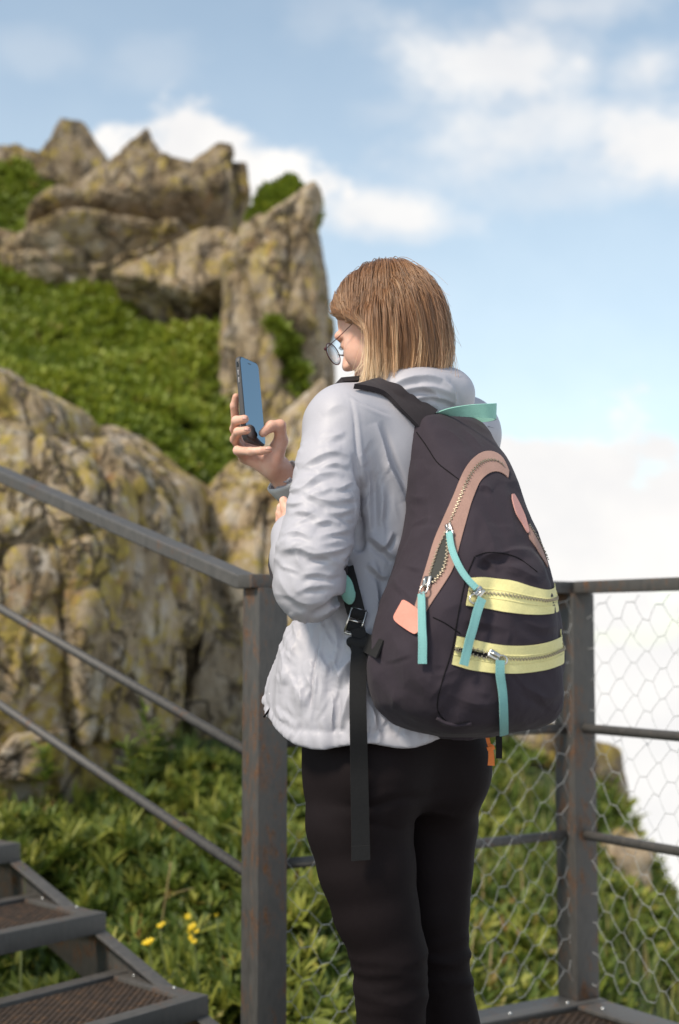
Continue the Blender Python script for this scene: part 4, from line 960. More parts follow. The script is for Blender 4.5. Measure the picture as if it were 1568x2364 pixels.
# jacket
def seg_param(X, Y, Zz, ch):
    """distance along a limb (0 to 1) of the nearest point of its axis"""
    pts = np.array([p for p, r in ch]); L = np.concatenate([[0], np.cumsum(np.linalg.norm(np.diff(pts, axis=0), axis=1))]); best = None; bt = None
    for i in range(len(pts)-1):
        a, b = pts[i], pts[i+1]; ba = b-a; t_ = np.clip(((X-a[0])*ba[0]+(Y-a[1])*ba[1]+(Zz-a[2])*ba[2])/(ba@ba), 0, 1)
        d = (X-a[0]-t_*ba[0])**2+(Y-a[1]-t_*ba[1])**2+(Zz-a[2]-t_*ba[2])**2; tt = (L[i]+t_*(L[i+1]-L[i]))/L[-1]
        if best is None: best, bt = d, tt
        else: m = d < best; best = np.where(m, d, best); bt = np.where(m, tt, bt)
    return bt, np.sqrt(best)
def build_jacket():
    f = Field(lin(-.26, .36, .0042), lin(2.22, 2.93, .0046), lin(.82, 1.51, .0042))
    f.loft(torso, LF, FW, .02)
    # folds of the body: soft vertical drape that deepens towards the hem
    def drape(X, Y, Zz):
        l = (X-.06)*LF[0]+(Y-2.48)*LF[1]; g = (X-.06)*FW[0]+(Y-2.48)*FW[1]; ang = np.arctan2(g, l)
        low = np.clip((1.22-Zz)/.35, 0, 1); q = np.stack(np.broadcast_arrays(np.cos(ang)*2.6+3, np.sin(ang)*2.6+3, Zz*1.6+1.5*l), -1)
        n = ridged(q*1.15, 2)-.62; q2 = np.stack(np.broadcast_arrays(X*6+Zz*3, Y*6, Zz*5-X*4), -1); n2 = ridged(q2, 2)-.62
        return .026*n*low+.006*n2*(1-.4*low)
    f.push(drape, (-1, 2.2, .8), (1, 3, 1.40))
    f.chain(arm_l[:2], .030); f.chain(arm_l[1:], .007); f.chain(fore_l, .012); f.chain(arm_r, .02)
    f.capsule(P(930, 950, 2.47), P(800, 965, 2.385), .065, .055, .04); f.capsule(P(945, 950, 2.48), P(1070, 985, 2.595), .065, .055, .04)
    # wrinkles of the near sleeve
    def sleeve(X, Y, Zz):
        t_, d = seg_param(X, Y, Zz, arm_l); near = np.clip((.085-d)/.02, 0, 1)
        a = X*1.0+Y*.3
        w = t_*6.4 + 7*a + .9*fbm(np.stack(np.broadcast_arrays(X*16, Y*16, Zz*12), -1), 2)
        rd = np.abs(np.sin(w*math.pi*.9)); rd = (1-rd)**1.5
        w2 = t_*9.5-11*a+1.2*fbm(np.stack(np.broadcast_arrays(X*19+4, Y*19, Zz*15), -1), 2); r2 = (1-np.abs(np.sin(w2*math.pi*.8)))**1.6
        env = np.exp(-((t_-.42)/.20)**2)*.8+np.exp(-((t_-.86)/.2)**2)*1.0
        br = np.clip(.5+1.2*fbm(np.stack(np.broadcast_arrays(X*11+9, Y*11, Zz*9), -1), 2), 0, 1)
        return near*env*(.0040*rd*(.35+.65*br)+.0035*r2*(1-br)-.001)
    f.push(sleeve, (-.26, 2.2, 1.0), (.12, 2.5, 1.42))
    # hand placed folds: pixel polylines of ridge lines on the sleeve and back
    # hood bunched round the neck
    ring = []
    for q in range(13):
        a = 2*math.pi*q/12; ring.append((P(962, 902, 2.468)+LF*.066*math.cos(a)+FW*.060*math.sin(a)+Z*(.006+.012*math.sin(a)), .019))
    f.chain(ring, .02)
    f.ell(P(985, 905, 2.435), np.array([LF, FW, Z]), (.086, .048, .040), .02)
    f.ell(P(1026, 907, 2.47), np.array([LF, FW, Z]), (.05, .048, .045), .02)
    f.ell(P(955, 858, 2.475), np.array([LF, FW, Z]), (.062, .056, .06), .01, 's')
    v_, f_ = f.mesh(1); bv = bvh_of(v_, f_)
    def fold(line, depth=.005, r=.010, ridge=.004, shift=12, k=.012):
        a = crom(np.array(line, float), 9); t_ = np.gradient(a, axis=0); nn = np.stack([-t_[:, 1], t_[:, 0]], 1); nn /= np.linalg.norm(nn, axis=1)[:, None]; nn[nn[:, 1] < 0] *= -1
        e = np.sin(np.linspace(.35, math.pi-.35, 9))
        g = []
        for i in range(9): h_, n_ = hit(bv, a[i, 0], a[i, 1], 2.35); g.append((h_+n_*(r-depth*e[i]), r))
        f.chain(g, k, 's')
        if ridge > 0:
            g = []
            for i in range(9): h_, n_ = hit(bv, a[i, 0]+nn[i, 0]*shift, a[i, 1]+nn[i, 1]*shift, 2.35); g.append((h_-n_*(r-ridge*e[i]), r))
            f.chain(g, k, 'u')
    fold([(822, 1060), (831, 1125), (830, 1180), (829, 1250), (820, 1282), (806, 1296), (803, 1346), (772, 1392), (730, 1418)], .013, .010, 0, 0, .004)
    # hollow below, ragged slanting hem, open cuff
    f.loft([(k[0], k[1], k[2], k[3]) for k in torso if k[0] < 1.02], LF, FW, .004, 's', grow=-.028)
    def pucker(X, Y, Zz):
        l = (X-.06)*LF[0]+(Y-2.485)*LF[1]; g = (X-.06)*FW[0]+(Y-2.485)*FW[1]; z0 = .850+.34*np.clip(g+.03, 0, .25)+.10*np.clip(.10-l, 0, .3); an = np.arctan2(g, l)
        h = Zz-z0; return np.exp(-((h-.022)/.02)**2)*.0016*np.sin(an*75+3*np.sin(an*9+h*40))-.0022*np.exp(-((h-.026)/.0035)**2)+.002*np.exp(-((h-.010)/.010)**2)
    f.push(pucker, (-1, 2, .8), (1, 3, 1.02))
    def hem(X, Y, Zz):
        l = (X-.06)*LF[0]+(Y-2.485)*LF[1]; g = (X-.06)*FW[0]+(Y-2.485)*FW[1]
        z0 = .850+.34*np.clip(g+.03, 0, .25)+.10*np.clip(.10-l, 0, .3)-.0*g+.006*np.sin(l*37+g*23)
        return (z0-Zz)*.9
    f.apply(hem, (-1, 2, .7), (1, 3, 1.02), .004, 'x')
    f.capsule(P(655, 1101, 2.660), P(610, 1040, 2.630), .0315, .036, .002, 's')
    q = P(662, 1110, 2.663); dv = unit(P(640, 1080, 2.648)-P(700, 1150, 2.687))
    return f.mesh(1)
JV, JF = build_jacket()
def subdivide(V, F):
    e = np.concatenate([F[:, [0, 1]], F[:, [1, 2]], F[:, [2, 3]], F[:, [3, 0]]]); es = np.sort(e, 1); key = es[:, 0].astype(np.int64)*len(V)+es[:, 1]; u, inv = np.unique(key, return_inverse=True)
    em = (V[(u // len(V)).astype(int)]+V[(u % len(V)).astype(int)])/2; fm = V[F].mean(1); n = len(F); E = inv.reshape(4, n).T+len(V); C = np.arange(n)+len(V)+len(em)
    F2 = np.concatenate([np.stack([F[:, i], E[:, i], C, E[:, (i-1) % 4]], 1) for i in range(4)]); V2 = np.concatenate([V, em, fm])
    return relax(V2, F2, 1)
def relax(V, F, it):
    for _ in range(it):
        S_ = np.zeros_like(V); C_ = np.zeros(len(V))
        for u, v in ((0, 1), (1, 2), (2, 3), (3, 0)):
            for ax in range(3): S_[:, ax] += np.bincount(F[:, u], V[F[:, v], ax], len(V))+np.bincount(F[:, v], V[F[:, u], ax], len(V))
            C_ += np.bincount(F[:, u], minlength=len(V))+np.bincount(F[:, v], minlength=len(V))
        V = V*.5+.5*S_/np.maximum(C_, 1)[:, None]
    return V, F
def vnormals(V, F):
    n = np.cross(V[F[:, 2]]-V[F[:, 0]], V[F[:, 3]]-V[F[:, 1]]); N = np.zeros_like(V)
    for k in range(4):
        for ax in range(3): N[:, ax] += np.bincount(F[:, k], n[:, ax], len(V))
    return N/(np.linalg.norm(N, axis=1)[:, None]+1e-12)
def crease(V, N, lines, bv, dtol=.07):
    """raise crisp fold lines: each is (points, height, soft side reach, steep side reach); the steep side is the lower one"""
    ux, uy = px_of(V); fac = (N*(CAM-V)).sum(1) > 0; D = np.zeros(len(V))
    for ln, A, s1, s2 in lines:
        a = crom(np.array(ln, float), 14); m = fac & (ux > a[:, 0].min()-70) & (ux < a[:, 0].max()+70) & (uy > a[:, 1].min()-70) & (uy < a[:, 1].max()+70); idx = np.nonzero(m)[0]
        if not len(idx): continue
        hd_ = np.array([hit(bv, *q)[0][1] for q in a]); q = np.stack([ux[idx], uy[idx]], 1); best = np.full(len(idx), 1e9); sg = np.zeros(len(idx)); tt = np.zeros(len(idx)); dp = np.zeros(len(idx))
        dv_ = a[-1]-a[0]; flip = (1 if dv_[0] > 0 else -1) if abs(dv_[0]) > .55*abs(dv_[1]) else (-1 if dv_[1] > 0 else 1)
        for i in range(13):
            b0, b1 = a[i], a[i+1]; v = b1-b0; t_ = np.clip(((q-b0)@v)/(v@v+1e-9), 0, 1); w = q-b0-t_[:, None]*v; dd = np.linalg.norm(w, axis=1); mm = dd < best
            nrm_ = np.array([-v[1], v[0]])*flip
            best = np.where(mm, dd, best); sg = np.where(mm, w@nrm_, sg); tt = np.where(mm, (i+t_)/13, tt); dp = np.where(mm, hd_[i], dp)
        env = np.clip(np.sin(np.pi*np.clip(tt, 0, 1)), 0, 1)**.85*np.exp(-np.clip(best-40, 0, None)/10)*(np.abs(V[idx, 1]-dp) < dtol)
        h = np.where(sg > 0, np.exp(-best/s2)-.55*np.exp(-((best-2.2*s2)/(1.3*s2))**2), np.exp(-best/s1)); D[idx] += A*env*h
    return D
JV, JF = subdivide(JV, JF); jb0 = bvh_of(JV, JF)
CR = [([(690, 1086), (735, 1056), (770, 1045), (808, 1052)], .0062, 24, 6), ([(664, 1138), (700, 1128), (732, 1102), (768, 1092), (792, 1104)], .0072, 22, 6), ([(696, 1132), (740, 1154), (790, 1157), (820, 1142)], .0058, 18, 6), ([(726, 1210), (760, 1203), (784, 1215)], .0042, 18, 5), ([(664, 1190), (700, 1182), (738, 1194)], .0042, 18, 5),
      ([(640, 1272), (690, 1266), (722, 1278), (775, 1272), (824, 1252)], .0085, 24, 7), ([(700, 1294), (740, 1284), (780, 1297)], .0048, 14, 5), ([(640, 1310), (650, 1345), (678, 1380), (715, 1394), (756, 1384)], .0045, 20, 7), ([(652, 1236), (690, 1230), (722, 1243)], .0038, 16, 5), ([(742, 1080), (775, 1072), (804, 1083)], .0032, 12, 4), ([(750, 1184), (785, 1185), (818, 1172)], .0048, 16, 5),
      ([(730, 1024), (765, 1010), (797, 1004)], .0025, 20, 6), ([(760, 1125), (785, 1128), (815, 1112)], .0036, 12, 4), ([(655, 1160), (680, 1164), (705, 1158)], .0030, 12, 4), ([(735, 1240), (770, 1232), (812, 1222)], .0040, 14, 5), ([(690, 1330), (730, 1322), (775, 1335)], .0030, 16, 6), ([(700, 1360), (740, 1352), (780, 1352)], .0028, 14, 5), ([(745, 960), (770, 940), (800, 930)], .0016, 20, 8),
      ([(868, 975), (886, 1036), (903, 1086), (938, 1155)], .0062, 22, 6), ([(850, 1234), (885, 1264), (915, 1292)], .0062, 18, 6), ([(908, 1226), (892, 1256), (872, 1270)], .0045, 14, 5), ([(822, 1520), (800, 1545), (784, 1590)], .0060, 16, 6), ([(808, 1596), (800, 1640), (790, 1682)], .0048, 16, 6), ([(700, 1436), (680, 1506), (666, 1582)], .0040, 24, 9), ([(848, 1080), (853, 1160), (856, 1235)], .0060, 16, 6),
      ([(864, 1326), (872, 1390), (868, 1455)], .0048, 14, 6), ([(766, 1596), (772, 1640), (766, 1692)], .0046, 16, 6), ([(848, 1616), (862, 1650), (867, 1692)], .0046, 14, 6), ([(770, 1436), (782, 1490), (776, 1534)], .0040, 14, 6), ([(650, 1486), (662, 1540), (650, 1602)], .0030, 16, 6), ([(880, 1110), (884, 1160), (878, 1215)], .0035, 14, 6), ([(850, 1300), (880, 1330), (900, 1330)], .0040, 12, 5), ([(790, 1470), (815, 1500), (818, 1540)], .0036, 12, 5), ([(735, 1520), (745, 1580), (738, 1640)], .0030, 18, 7), ([(690, 1560), (700, 1610), (694, 1655)], .0030, 14, 6),
      ([(806, 912), (817, 960), (824, 1040), (831, 1120), (836, 1200)], -.0036, 3.8, 3.8), ([(741, 1428), (735, 1480), (722, 1570), (713, 1662)], -.0034, 3.8, 3.8), ([(800, 906), (850, 935), (905, 960)], -.0024, 3.5, 3.5)]
CR = [(l_, a_*(1.6 if l_[0][0] > 835 or l_[0][1] > 1420 else 1.0), x_, y_) for l_, a_, x_, y_ in CR]
CR = [(l_, a_*(.8 if a_ > .004 and l_[0][0] < 830 and l_[0][1] < 1400 else 1), x_, y_) for l_, a_, x_, y_ in CR]
CR += [([(893, 902), (935, 878), (990, 872), (1040, 884)], .0075, 20, 6), ([(905, 915), (950, 897), (1000, 895), (1050, 912)], .0070, 16, 6), ([(940, 930), (985, 915), (1030, 922), (1056, 940)], .0060, 14, 5), ([(965, 890), (1000, 905), (1012, 930)], .0045, 12, 5), ([(1020, 880), (1042, 900), (1050, 935)], .0060, 12, 5), ([(900, 890), (915, 905), (935, 925)], .0040, 12, 5), ([(985, 925), (1005, 935), (1020, 955)], .0040, 12, 5)]
rr_ = random.Random(9)
for _ in range(46):
    x = rr_.uniform(655, 810); y = rr_.uniform(1000, 1380); an = rr_.choice((-.45, -.25, .1, .35, -.6)); L_ = rr_.uniform(14, 34); CR.append(([(x-L_*math.cos(an), y-L_*math.sin(an)), (x, y-rr_.uniform(-4, 5)), (x+L_*math.cos(an), y+L_*math.sin(an))], rr_.uniform(.0008, .0022), rr_.uniform(8, 16), rr_.uniform(3.5, 6)))
for _ in range(110):
    x = rr_.uniform(640, 930); y = rr_.uniform(1000 if x > 835 else 1430, 1690); an = rr_.choice((1.3, 1.6, 1.8, 1.1, 2.1)); L_ = rr_.uniform(14, 40); CR.append(([(x-L_*math.cos(an), y-L_*math.sin(an)), (x+rr_.uniform(-5, 5), y), (x+L_*math.cos(an), y+L_*math.sin(an))], rr_.uniform(.0009, .0028), rr_.uniform(8, 16), rr_.uniform(3, 4.8)))
JN = vnormals(JV, JF); JV = JV+JN*crease(JV, JN, CR, jb0)[:, None]
jacket = mesh_from('jacket', JV, JF, M['jacket'], person); jbv = bvh_of(JV, JF)
# turned back cuff of the raised sleeve
ca = P(690, 1140, 2.683); cb = P(652, 1099, 2.656); dv = unit(cb-ca); e1 = unit(np.cross(dv, [0, 1.0, 0])); e2 = np.cross(dv, e1)
m = MB(); n = 28; rings = [(.0, .0365), (.004, .0375), (.03, .0385), (.036, .0375), (.036, .034), (.02, .0325), (.0, .0325)]
for s_, r_ in rings: pass
V = [ca+dv*(s_+.012+.004*math.sin(2*a+.6))+(e1*math.cos(a)+e2*math.sin(a))*(r_+.0012*math.sin(3*a+s_*90)) for s_, r_ in rings for a in [2*math.pi*k/n for k in range(n)]]
m.add(V, [(i*n+k, i*n+(k+1) % n, (i+1)*n+(k+1) % n, (i+1)*n+k) for i in range(len(rings)-1) for k in range(n)]); m.build('sleeve_cuff', M['cuff'], person, True, True)

# shoes
t = NT('shoe'); t.set(Base_Color=(.09, .09, .095), Roughness=.7); M['shoe'] = t.m
t = NT('sole'); t.set(Base_Color=(.6, .58, .54), Roughness=.8); M['sole'] = t.m
for ch, nm in ((leg_l, 'l'), (leg_r, 'r')):
    a = np.array(ch[-1][0]); a = np.array([a[0], a[1], 0]); fo = unit(FW+LF*(.2 if nm == 'l' else -.2)); sdv = np.array([-fo[1], fo[0], 0])
    f = Field(lin(a[0]-.28, a[0]+.28, .006), lin(a[1]-.28, a[1]+.28, .006), lin(-.01, .16, .006)); AX = np.array([fo, sdv, Z])
    f.chain([(a+Z*.13, .040), (a+Z*.05-fo*.02, .042), (a+fo*.06+Z*.045, .043), (a+fo*.15+Z*.036, .040)], .03); f.apply(lambda X, Y, Zz: .016-Zz+0*X+0*Y, (-9, -9, -9), (9, 9, .05), 0, 'x')
    v_, f_ = f.mesh(1); mesh_from('shoe', v_, f_, M['shoe'], person)
    m = MB(); prof = [(-.062, .030), (-.03, .040), (.04, .041), (.11, .046), (.165, .040), (.19, .018)]; top = []
    L_ = [a+fo*x+sdv*w for x, w in prof]+[a+fo*x-sdv*w for x, w in prof[::-1]]; k = len(L_)
    m.add([p+Z*.002 for p in L_]+[p+Z*.022 for p in L_], [tuple(range(k))[::-1], tuple(range(k, 2*k))]+[(i, (i+1) % k, k+(i+1) % k, k+i) for i in range(k)]); m.build('sole', M['sole'], person, False, True)

# ---- hair: a cap with strands laid over it
def mat_hair(name):
    t = NT(name); a = t.attr('hcol')
    h = t.nd('ShaderNodeBsdfHairPrincipled'); h.parametrization = 'COLOR'; t.L(a.outputs['Color'], h.inputs['Color'])
    h.inputs['Roughness'].default_value = .26; h.inputs['Radial Roughness'].default_value = .5; h.inputs['Random Roughness'].default_value = .2
    t.set(Base_Color=a.outputs['Color'], Roughness=.42, Specular_IOR_Level=.45); ms = t.nd('ShaderNodeMixShader'); ms.inputs[0].default_value = .30
    t.L(t.b.outputs[0], ms.inputs[1]); t.L(h.outputs[0], ms.inputs[2]); t.L(ms.outputs[0], t.out.inputs[0]); return t.m
M['hair'] = mat_hair('hair_strand')
t = NT('hair_base'); t.set(Base_Color=t.ramp(t.noise(60, 4, .6, t.coord((6, 6, .6))), [(.3, (.10, .05, .024)), (.7, (.24, .135, .065))]), Roughness=.6); M['hairbase'] = t.m
Cc = hd(-.010, 0, .030); SR = np.array([.099, .078, .089])*HS
def build_hair():
    f = Field(lin(-.07, .23, .004), lin(2.36, 2.66, .004), lin(1.44, 1.72, .004))
    f.ell(Cc, HAX, SR+.0008, .01)
    f.ell(hd(-.035, .0, -.045), HAX, tuple(HS*v for v in (.066, .074, .085)), .02)
    f.ell(hd(.080, 0, -.04), HAX, tuple(HS*v for v in (.102, .12, .095)), .012, 's'); f.ell(hd(.07, 0, -.09), HAX, tuple(HS*v for v in (.06, .12, .06)), .012, 's')
    f.apply(lambda X, Y, Zz: (P(0, 885, 2.45)[2]-Zz)+0*X+0*Y, (-9, 0, 0), (9, 9, 1.52), .01, 'x')
    return f.mesh(1)
hv, hf = build_hair(); hair = mesh_from('hair', hv, hf, M['hairbase'], person)

def strands():
    r = np.random.default_rng(17); SP, SC = [], []
    AX = HAX; iR = 1/SR
    zend = lambda py: P(0, py, 2.45)[2]
    ng = 0; curves = []; cols = []; NP = 18
    while ng < 950:
        v = unit(r.normal(0, 1, 3)); f_, l_, u_ = v
        hl = .70 if f_ > .70 else (np.interp(f_, [-1, -.2, .35, .75], [-.55, -.25, .05, .50]))
        if u_ < hl: continue
        ng += 1
        lay = r.uniform(.2, 1)**.7
        p = Cc+(v*SR)@AX; wl = unit(np.array([.05, -.72, .68])); rel = v-wl*float(v@wl); sgn = 1 if rel[1] > 0 else -1
        side_left = sgn > 0
        # comb direction: out from the parting, slightly back at the temples
        d = unit(unit(rel)@AX - Fh*(.9*max(f_, 0)) + Lh*(.45*max(f_, 0)*sgn))
        if side_left and f_ > -.5: zl = zend(r.uniform(880, 908) if f_ > .1 else r.uniform(872, 900))
        elif not side_left: zl = zend(r.uniform(845, 885))
        else: zl = zend(r.uniform(868, 892))
        pts = [p.copy()]; step = .0145; off = (.003+.013*lay)*(1-.8*max(f_, 0))
        for k in range(40):
            q = AX@(p-Cc); e = math.sqrt((q*q*iR*iR).sum()); nrm = unit((q*iR*iR)@AX)
            g = np.array([0, 0, -1.0]); hgt = (p[2]-zl)
            tgt = g*1.0
            if side_left and f_ > -.45:
                fr = np.clip((f_+.45)/1.2, 0, 1); low = np.clip(1-(p[2]-zend(905))/.115, 0, 1)
                tgt = tgt + (-Fh*np.array([1, 1, 0]))*(.75*fr*(1-low)) + np.array([-.92, .30, 0])*(2.2*fr*low**1.3)
            elif not side_left: tgt = tgt + (np.array([.06, .03, 0]) if p[2] > zend(780) else np.array([-.42, -.05, 0]))
            else: tgt = tgt + np.array([.05 if p[2] > zend(790) else -.22, .05, 0])
            d = unit(d*.62+unit(tgt)*.38)
            # stay on the head: remove the inward component while close
            tooth = e*1.0-1
            if tooth < .12+off*6: 
                i_ = float(d@nrm)
                if i_ < 0: d = unit(d-nrm*i_*.97)
            p = p+d*step
            q = AX@(p-Cc); e = math.sqrt((q*q*iR*iR).sum())
            mn = 1+off/.085
            if e < mn: p = Cc+((q*(mn/e))@AX)
            # keep clear of the cheek and neck
            qf = AX@(p-hd(.012, 0, -.04)); ef = math.sqrt((qf[0]/(.075*HS))**2+(qf[1]/(.066*HS+off*.5))**2+(qf[2]/(.10*HS))**2)
            if ef < 1: p = hd(.012, 0, -.04)+(qf/ef)@AX
            # swept back off the face, curling forward again only at the ends
            q = AX@(p-Hc)/HS
            if q[2] < .15:
                fb = np.interp(q[2], [-.125, -.100, -.078, -.055, -.03, .0, .02, .045, .075, .10, .12, .15], [.085, .062, .018, -.012, -.014, .004, .020, .046, .076, .100, .12, .2])-(.03 if q[1] < 0 and q[2] < 0 else 0)-.010*lay*(q[2] > -.06)
                if q[0] > fb: q[0] = q[0]*.25+fb*.75; p = Hc+HS*q@AX
                sl_ = .074+off*.55-.25*max(0, abs(q[0]-.0)-.03)
                if q[2] > -.09 and q[1] < sl_ and q[1] > .02 and q[0] > -.03: q[1] = sl_; p = Hc+HS*q@AX
            # the crown and front lie close to the skull
            q = AX@(p-Cc); e = math.sqrt((q*q*iR*iR).sum()); lim = 1+(.004+.008*lay)/.08
            fr2 = np.clip((q[0]+.10)/.05, 0, 1)*np.clip((q[2]+.015)/.03, 0, 1)
            if e > lim and fr2 > 0: p = Cc+(q*(1+(lim/e-1)*fr2))@AX
            pts.append(p.copy())
            if p[2] < zl: break
        pts = crom(np.array(pts), NP)
        tip = np.clip(r.normal(.80, .13), .5, 1.05)-(.25 if (side_left and f_ > .1) else 0)
        blond = np.clip(r.normal(.30, .28)+(.60 if (side_left and f_ > .15) else 0)+(.08 if side_left else -.12), 0, 1)*(1 if (side_left and f_ > .0) else .45)
        curves.append(pts); cols.append((blond, tip, f_, l_, u_))
    # children clumped round the guides
    Pk, Ck, Rk = [], [], []
    T = np.linspace(0, 1, NP)
    brown = np.array([.26, .122, .054]); dk = np.array([.11, .05, .022]); bl = np.array([.78, .39, .15]); pale = np.array([.97, .67, .39])
    for gi, (pts, (blond, tip, f_, l_, u_)) in enumerate(zip(curves, cols)):
        nch = 16; gd_ = r.random(); blond = min(1, blond+.6*(gd_ > .90)); tip = tip-.35*(gd_ > .90)
        for c in range(nch):
            o = r.normal(0, .0036, 3); cl = r.uniform(.45, 1.0); ph = r.uniform(0, 6.28); wv = r.uniform(0, .0016)
            o2 = r.normal(0, .0022, 3); stray = r.random() < .045
            q = pts+o[None]*(1-.55*T[:, None])*cl+o2[None]*T[:, None]+ (np.sin(T*7+ph)*wv)[:, None]*np.array([.6, .6, .2])
            if stray: q = q+(T[:, None]**2)*r.normal(0, .014, 3)
            keep = NP if r.random() < .75 else int(r.uniform(.78, 1)*NP)
            base = brown*r.uniform(.75, 1.35)+(dk-brown)*(gd_ < .30)*.8
            b2 = np.clip(blond+r.normal(0, .12), 0, 1); hi = bl+(pale-bl)*np.clip(b2*1.1-.2, 0, 1)
            w_ = np.clip((T-(tip-.40*b2))/.34, 0, 1)**1.1*np.clip(.35+b2, 0, 1)
            w_ = w_*(.12+.88*np.clip((zend(745)-q[:, 2])/.06, 0, 1))
            fl_ = (q-Hc)@Fh/HS; ll_ = (q-Hc)@Lh/HS   # face framing strands are bleached
            sp_ = np.clip((zend(752)-q[:, 2])/.055, 0, 1)*np.clip((fl_+.052)/.05, 0, 1)*(ll_ > .02)*np.clip(r.normal(.85, .25), .2, 1); hi = hi[None]*(1-.85*sp_[:, None])+np.array([1.0, .80, .52])*.85*sp_[:, None]; w_ = np.maximum(w_, sp_)
            cc = base[None]*(1-w_[:, None])+hi*w_[:, None]
            Pk.append(q[:keep]); Ck.append(cc[:keep]); Rk.append(np.interp(T[:keep], [0, .6, 1], [.00042, .0004, .0002]))
    # fly-away hairs
    for _ in range(170):
        gi = r.integers(len(curves)); pts = curves[gi]; s0 = r.integers(0, NP-6); q = pts[s0:s0+6].copy(); dirn = unit(q[0]-Cc); tt = np.linspace(0, 1, 6)[:, None]
        q = q+dirn*tt*r.uniform(.004, .022)+r.normal(0, .006, 3)*tt**2
        Pk.append(q); Ck.append(np.tile(brown*1.3+(bl-brown)*.4*r.random(), (6, 1))); Rk.append(np.linspace(.0003, .00015, 6))
    # the flick that escapes past the hood
    for _ in range(40):
        a = P(1032, 880, 2.50); b = P(1062, 912, 2.49); c_ = P(1084, 895+r.uniform(-6, 6), 2.49); q = crom([a, b, c_], 8)+r.normal(0, .0022, 3)
        Pk.append(q); Ck.append(np.tile(bl*r.uniform(.8, 1.2), (8, 1))); Rk.append(np.linspace(.0004, .0002, 8))
    hc = bpy.data.hair_curves.new('hair_strands'); hc.add_curves([len(q) for q in Pk])
    org = world_loc(hair); allp = np.concatenate(Pk)-org
    hc.points.foreach_set('position', allp.astype(np.float32).ravel()); hc.points.foreach_set('radius', np.concatenate(Rk).astype(np.float32))
    at = hc.attributes.new('hcol', 'FLOAT_COLOR', 'POINT'); C4 = np.concatenate([np.concatenate(Ck), np.ones((len(allp), 1))], 1); at.data.foreach_set('color', C4.astype(np.float32).ravel())
    hc.materials.append(M['hair']); o = bpy.data.objects.new('hair_strands', hc); col.objects.link(o); o.parent = hair; o.location = (0, 0, 0)
    return o
strands()
# ------------------------------------------------------------------ backpack
M['bag'] = fabric('charcoal_canvas', (.035, .0265, .0350), .84, 800, .10, (5, 5, 4), .05, .045, .22)
M['seam'] = fabric('black_seam', (.008, .007, .008), .85, 900, 0, (5, 5, 4), 0, .1, .15)
M['web'] = fabric('black_webbing', (.016, .0155, .016), .8, 500, 0, (5, 5, 4), 0, .15, .25)
M['strap'] = fabric('dark_strap', (.036, .029, .032), .85, 700, .1, (5, 5, 4), .1, .1, .2)
M['tan'] = fabric('dusty_brown_zip_tape', (.34, .205, .168), .85, 900, 0, (5, 5, 4), .1, .12)
M['lemon'] = fabric('pale_yellow_zip_tape', (.73, .66, .31), .85, 900, .08, (9, 9, 9), .1, .10)
M['teal'] = fabric('teal_ribbon', (.20, .43, .42), .8, 1100, 0, (5, 5, 4), .1, .08)
M['mint'] = fabric('mint_handle', (.25, .50, .43), .8, 900, .05, (9, 9, 9), .1, .08)
M['coral'] = fabric('coral_leather', (.72, .29, .22), .6, 500, 0, (5, 5, 4), 0, .06, .35)
M['rose'] = fabric('dusty_rose_leather', (.52, .27, .24), .6, 500, 0, (5, 5, 4), 0, .06, .35)
M['orange'] = fabric('orange_tab', (.78, .22, .055), .65, 600, 0, (5, 5, 4), 0, .06)
t = NT('brass_teeth'); t.set(Base_Color=(.36, .31, .23), Roughness=.5, Metallic=.6); M['brass'] = t.m
t = NT('nickel'); t.set(Base_Color=t.ramp(t.noise(120, 3), [(.3, (.50, .47, .44)), (.7, (.72, .69, .66))]), Roughness=.28, Metallic=1.0); M['nickel'] = t.m
t = NT('dark_lining'); t.set(Base_Color=(.045, .045, .04), Roughness=.9); M['lining'] = t.m

def bk(py, px, d, w, D):
    q = P(px, py, d); c = q[:2]+BK[:2]*D/2; return (q[2], c, w, D/2)
bag_keys = [bk(958, 1020, 2.425, .040, .020), bk(975, 1014, 2.422, .062, .048), bk(1000, 1007, 2.42, .070, .072), bk(1050, 1003, 2.417, .075, .112), bk(1100, 1000, 2.415, .079, .145), bk(1200, 996, 2.41, .087, .182),
            bk(1300, 991, 2.405, .110, .208), bk(1400, 986, 2.40, .144, .216), bk(1480, 982, 2.40, .160, .216), bk(1550, 980, 2.40, .163, .214), bk(1610, 984, 2.40, .150, .205), bk(1650, 994, 2.40, .125, .188), bk(1675, 1005, 2.40, .095, .160), bk(1692, 1015, 2.40, .055, .110)]
pk_keys = []
for py, w, ex in [(1276, .030, .004), (1290, .046, .014), (1330, .064, .022), (1400, .080, .026), (1500, .098, .028), (1600, .118, .026), (1650, .118, .018), (1676, .098, .008)]:
    z_ = P(1000, py, 2.4)[2]; zs_ = np.array([k[0] for k in bag_keys])[::-1]; it = lambda i: np.interp(z_, zs_, np.array([k[i] for k in bag_keys])[::-1])
    cx = np.interp(z_, zs_, np.array([k[1][0] for k in bag_keys])[::-1]); cy = np.interp(z_, zs_, np.array([k[1][1] for k in bag_keys])[::-1]); hb = it(3)
    c = np.array([cx, cy])+BK[:2]*(hb*.55); pk_keys.append((z_, c-LF[:2]*.012, w, hb*.45+ex))
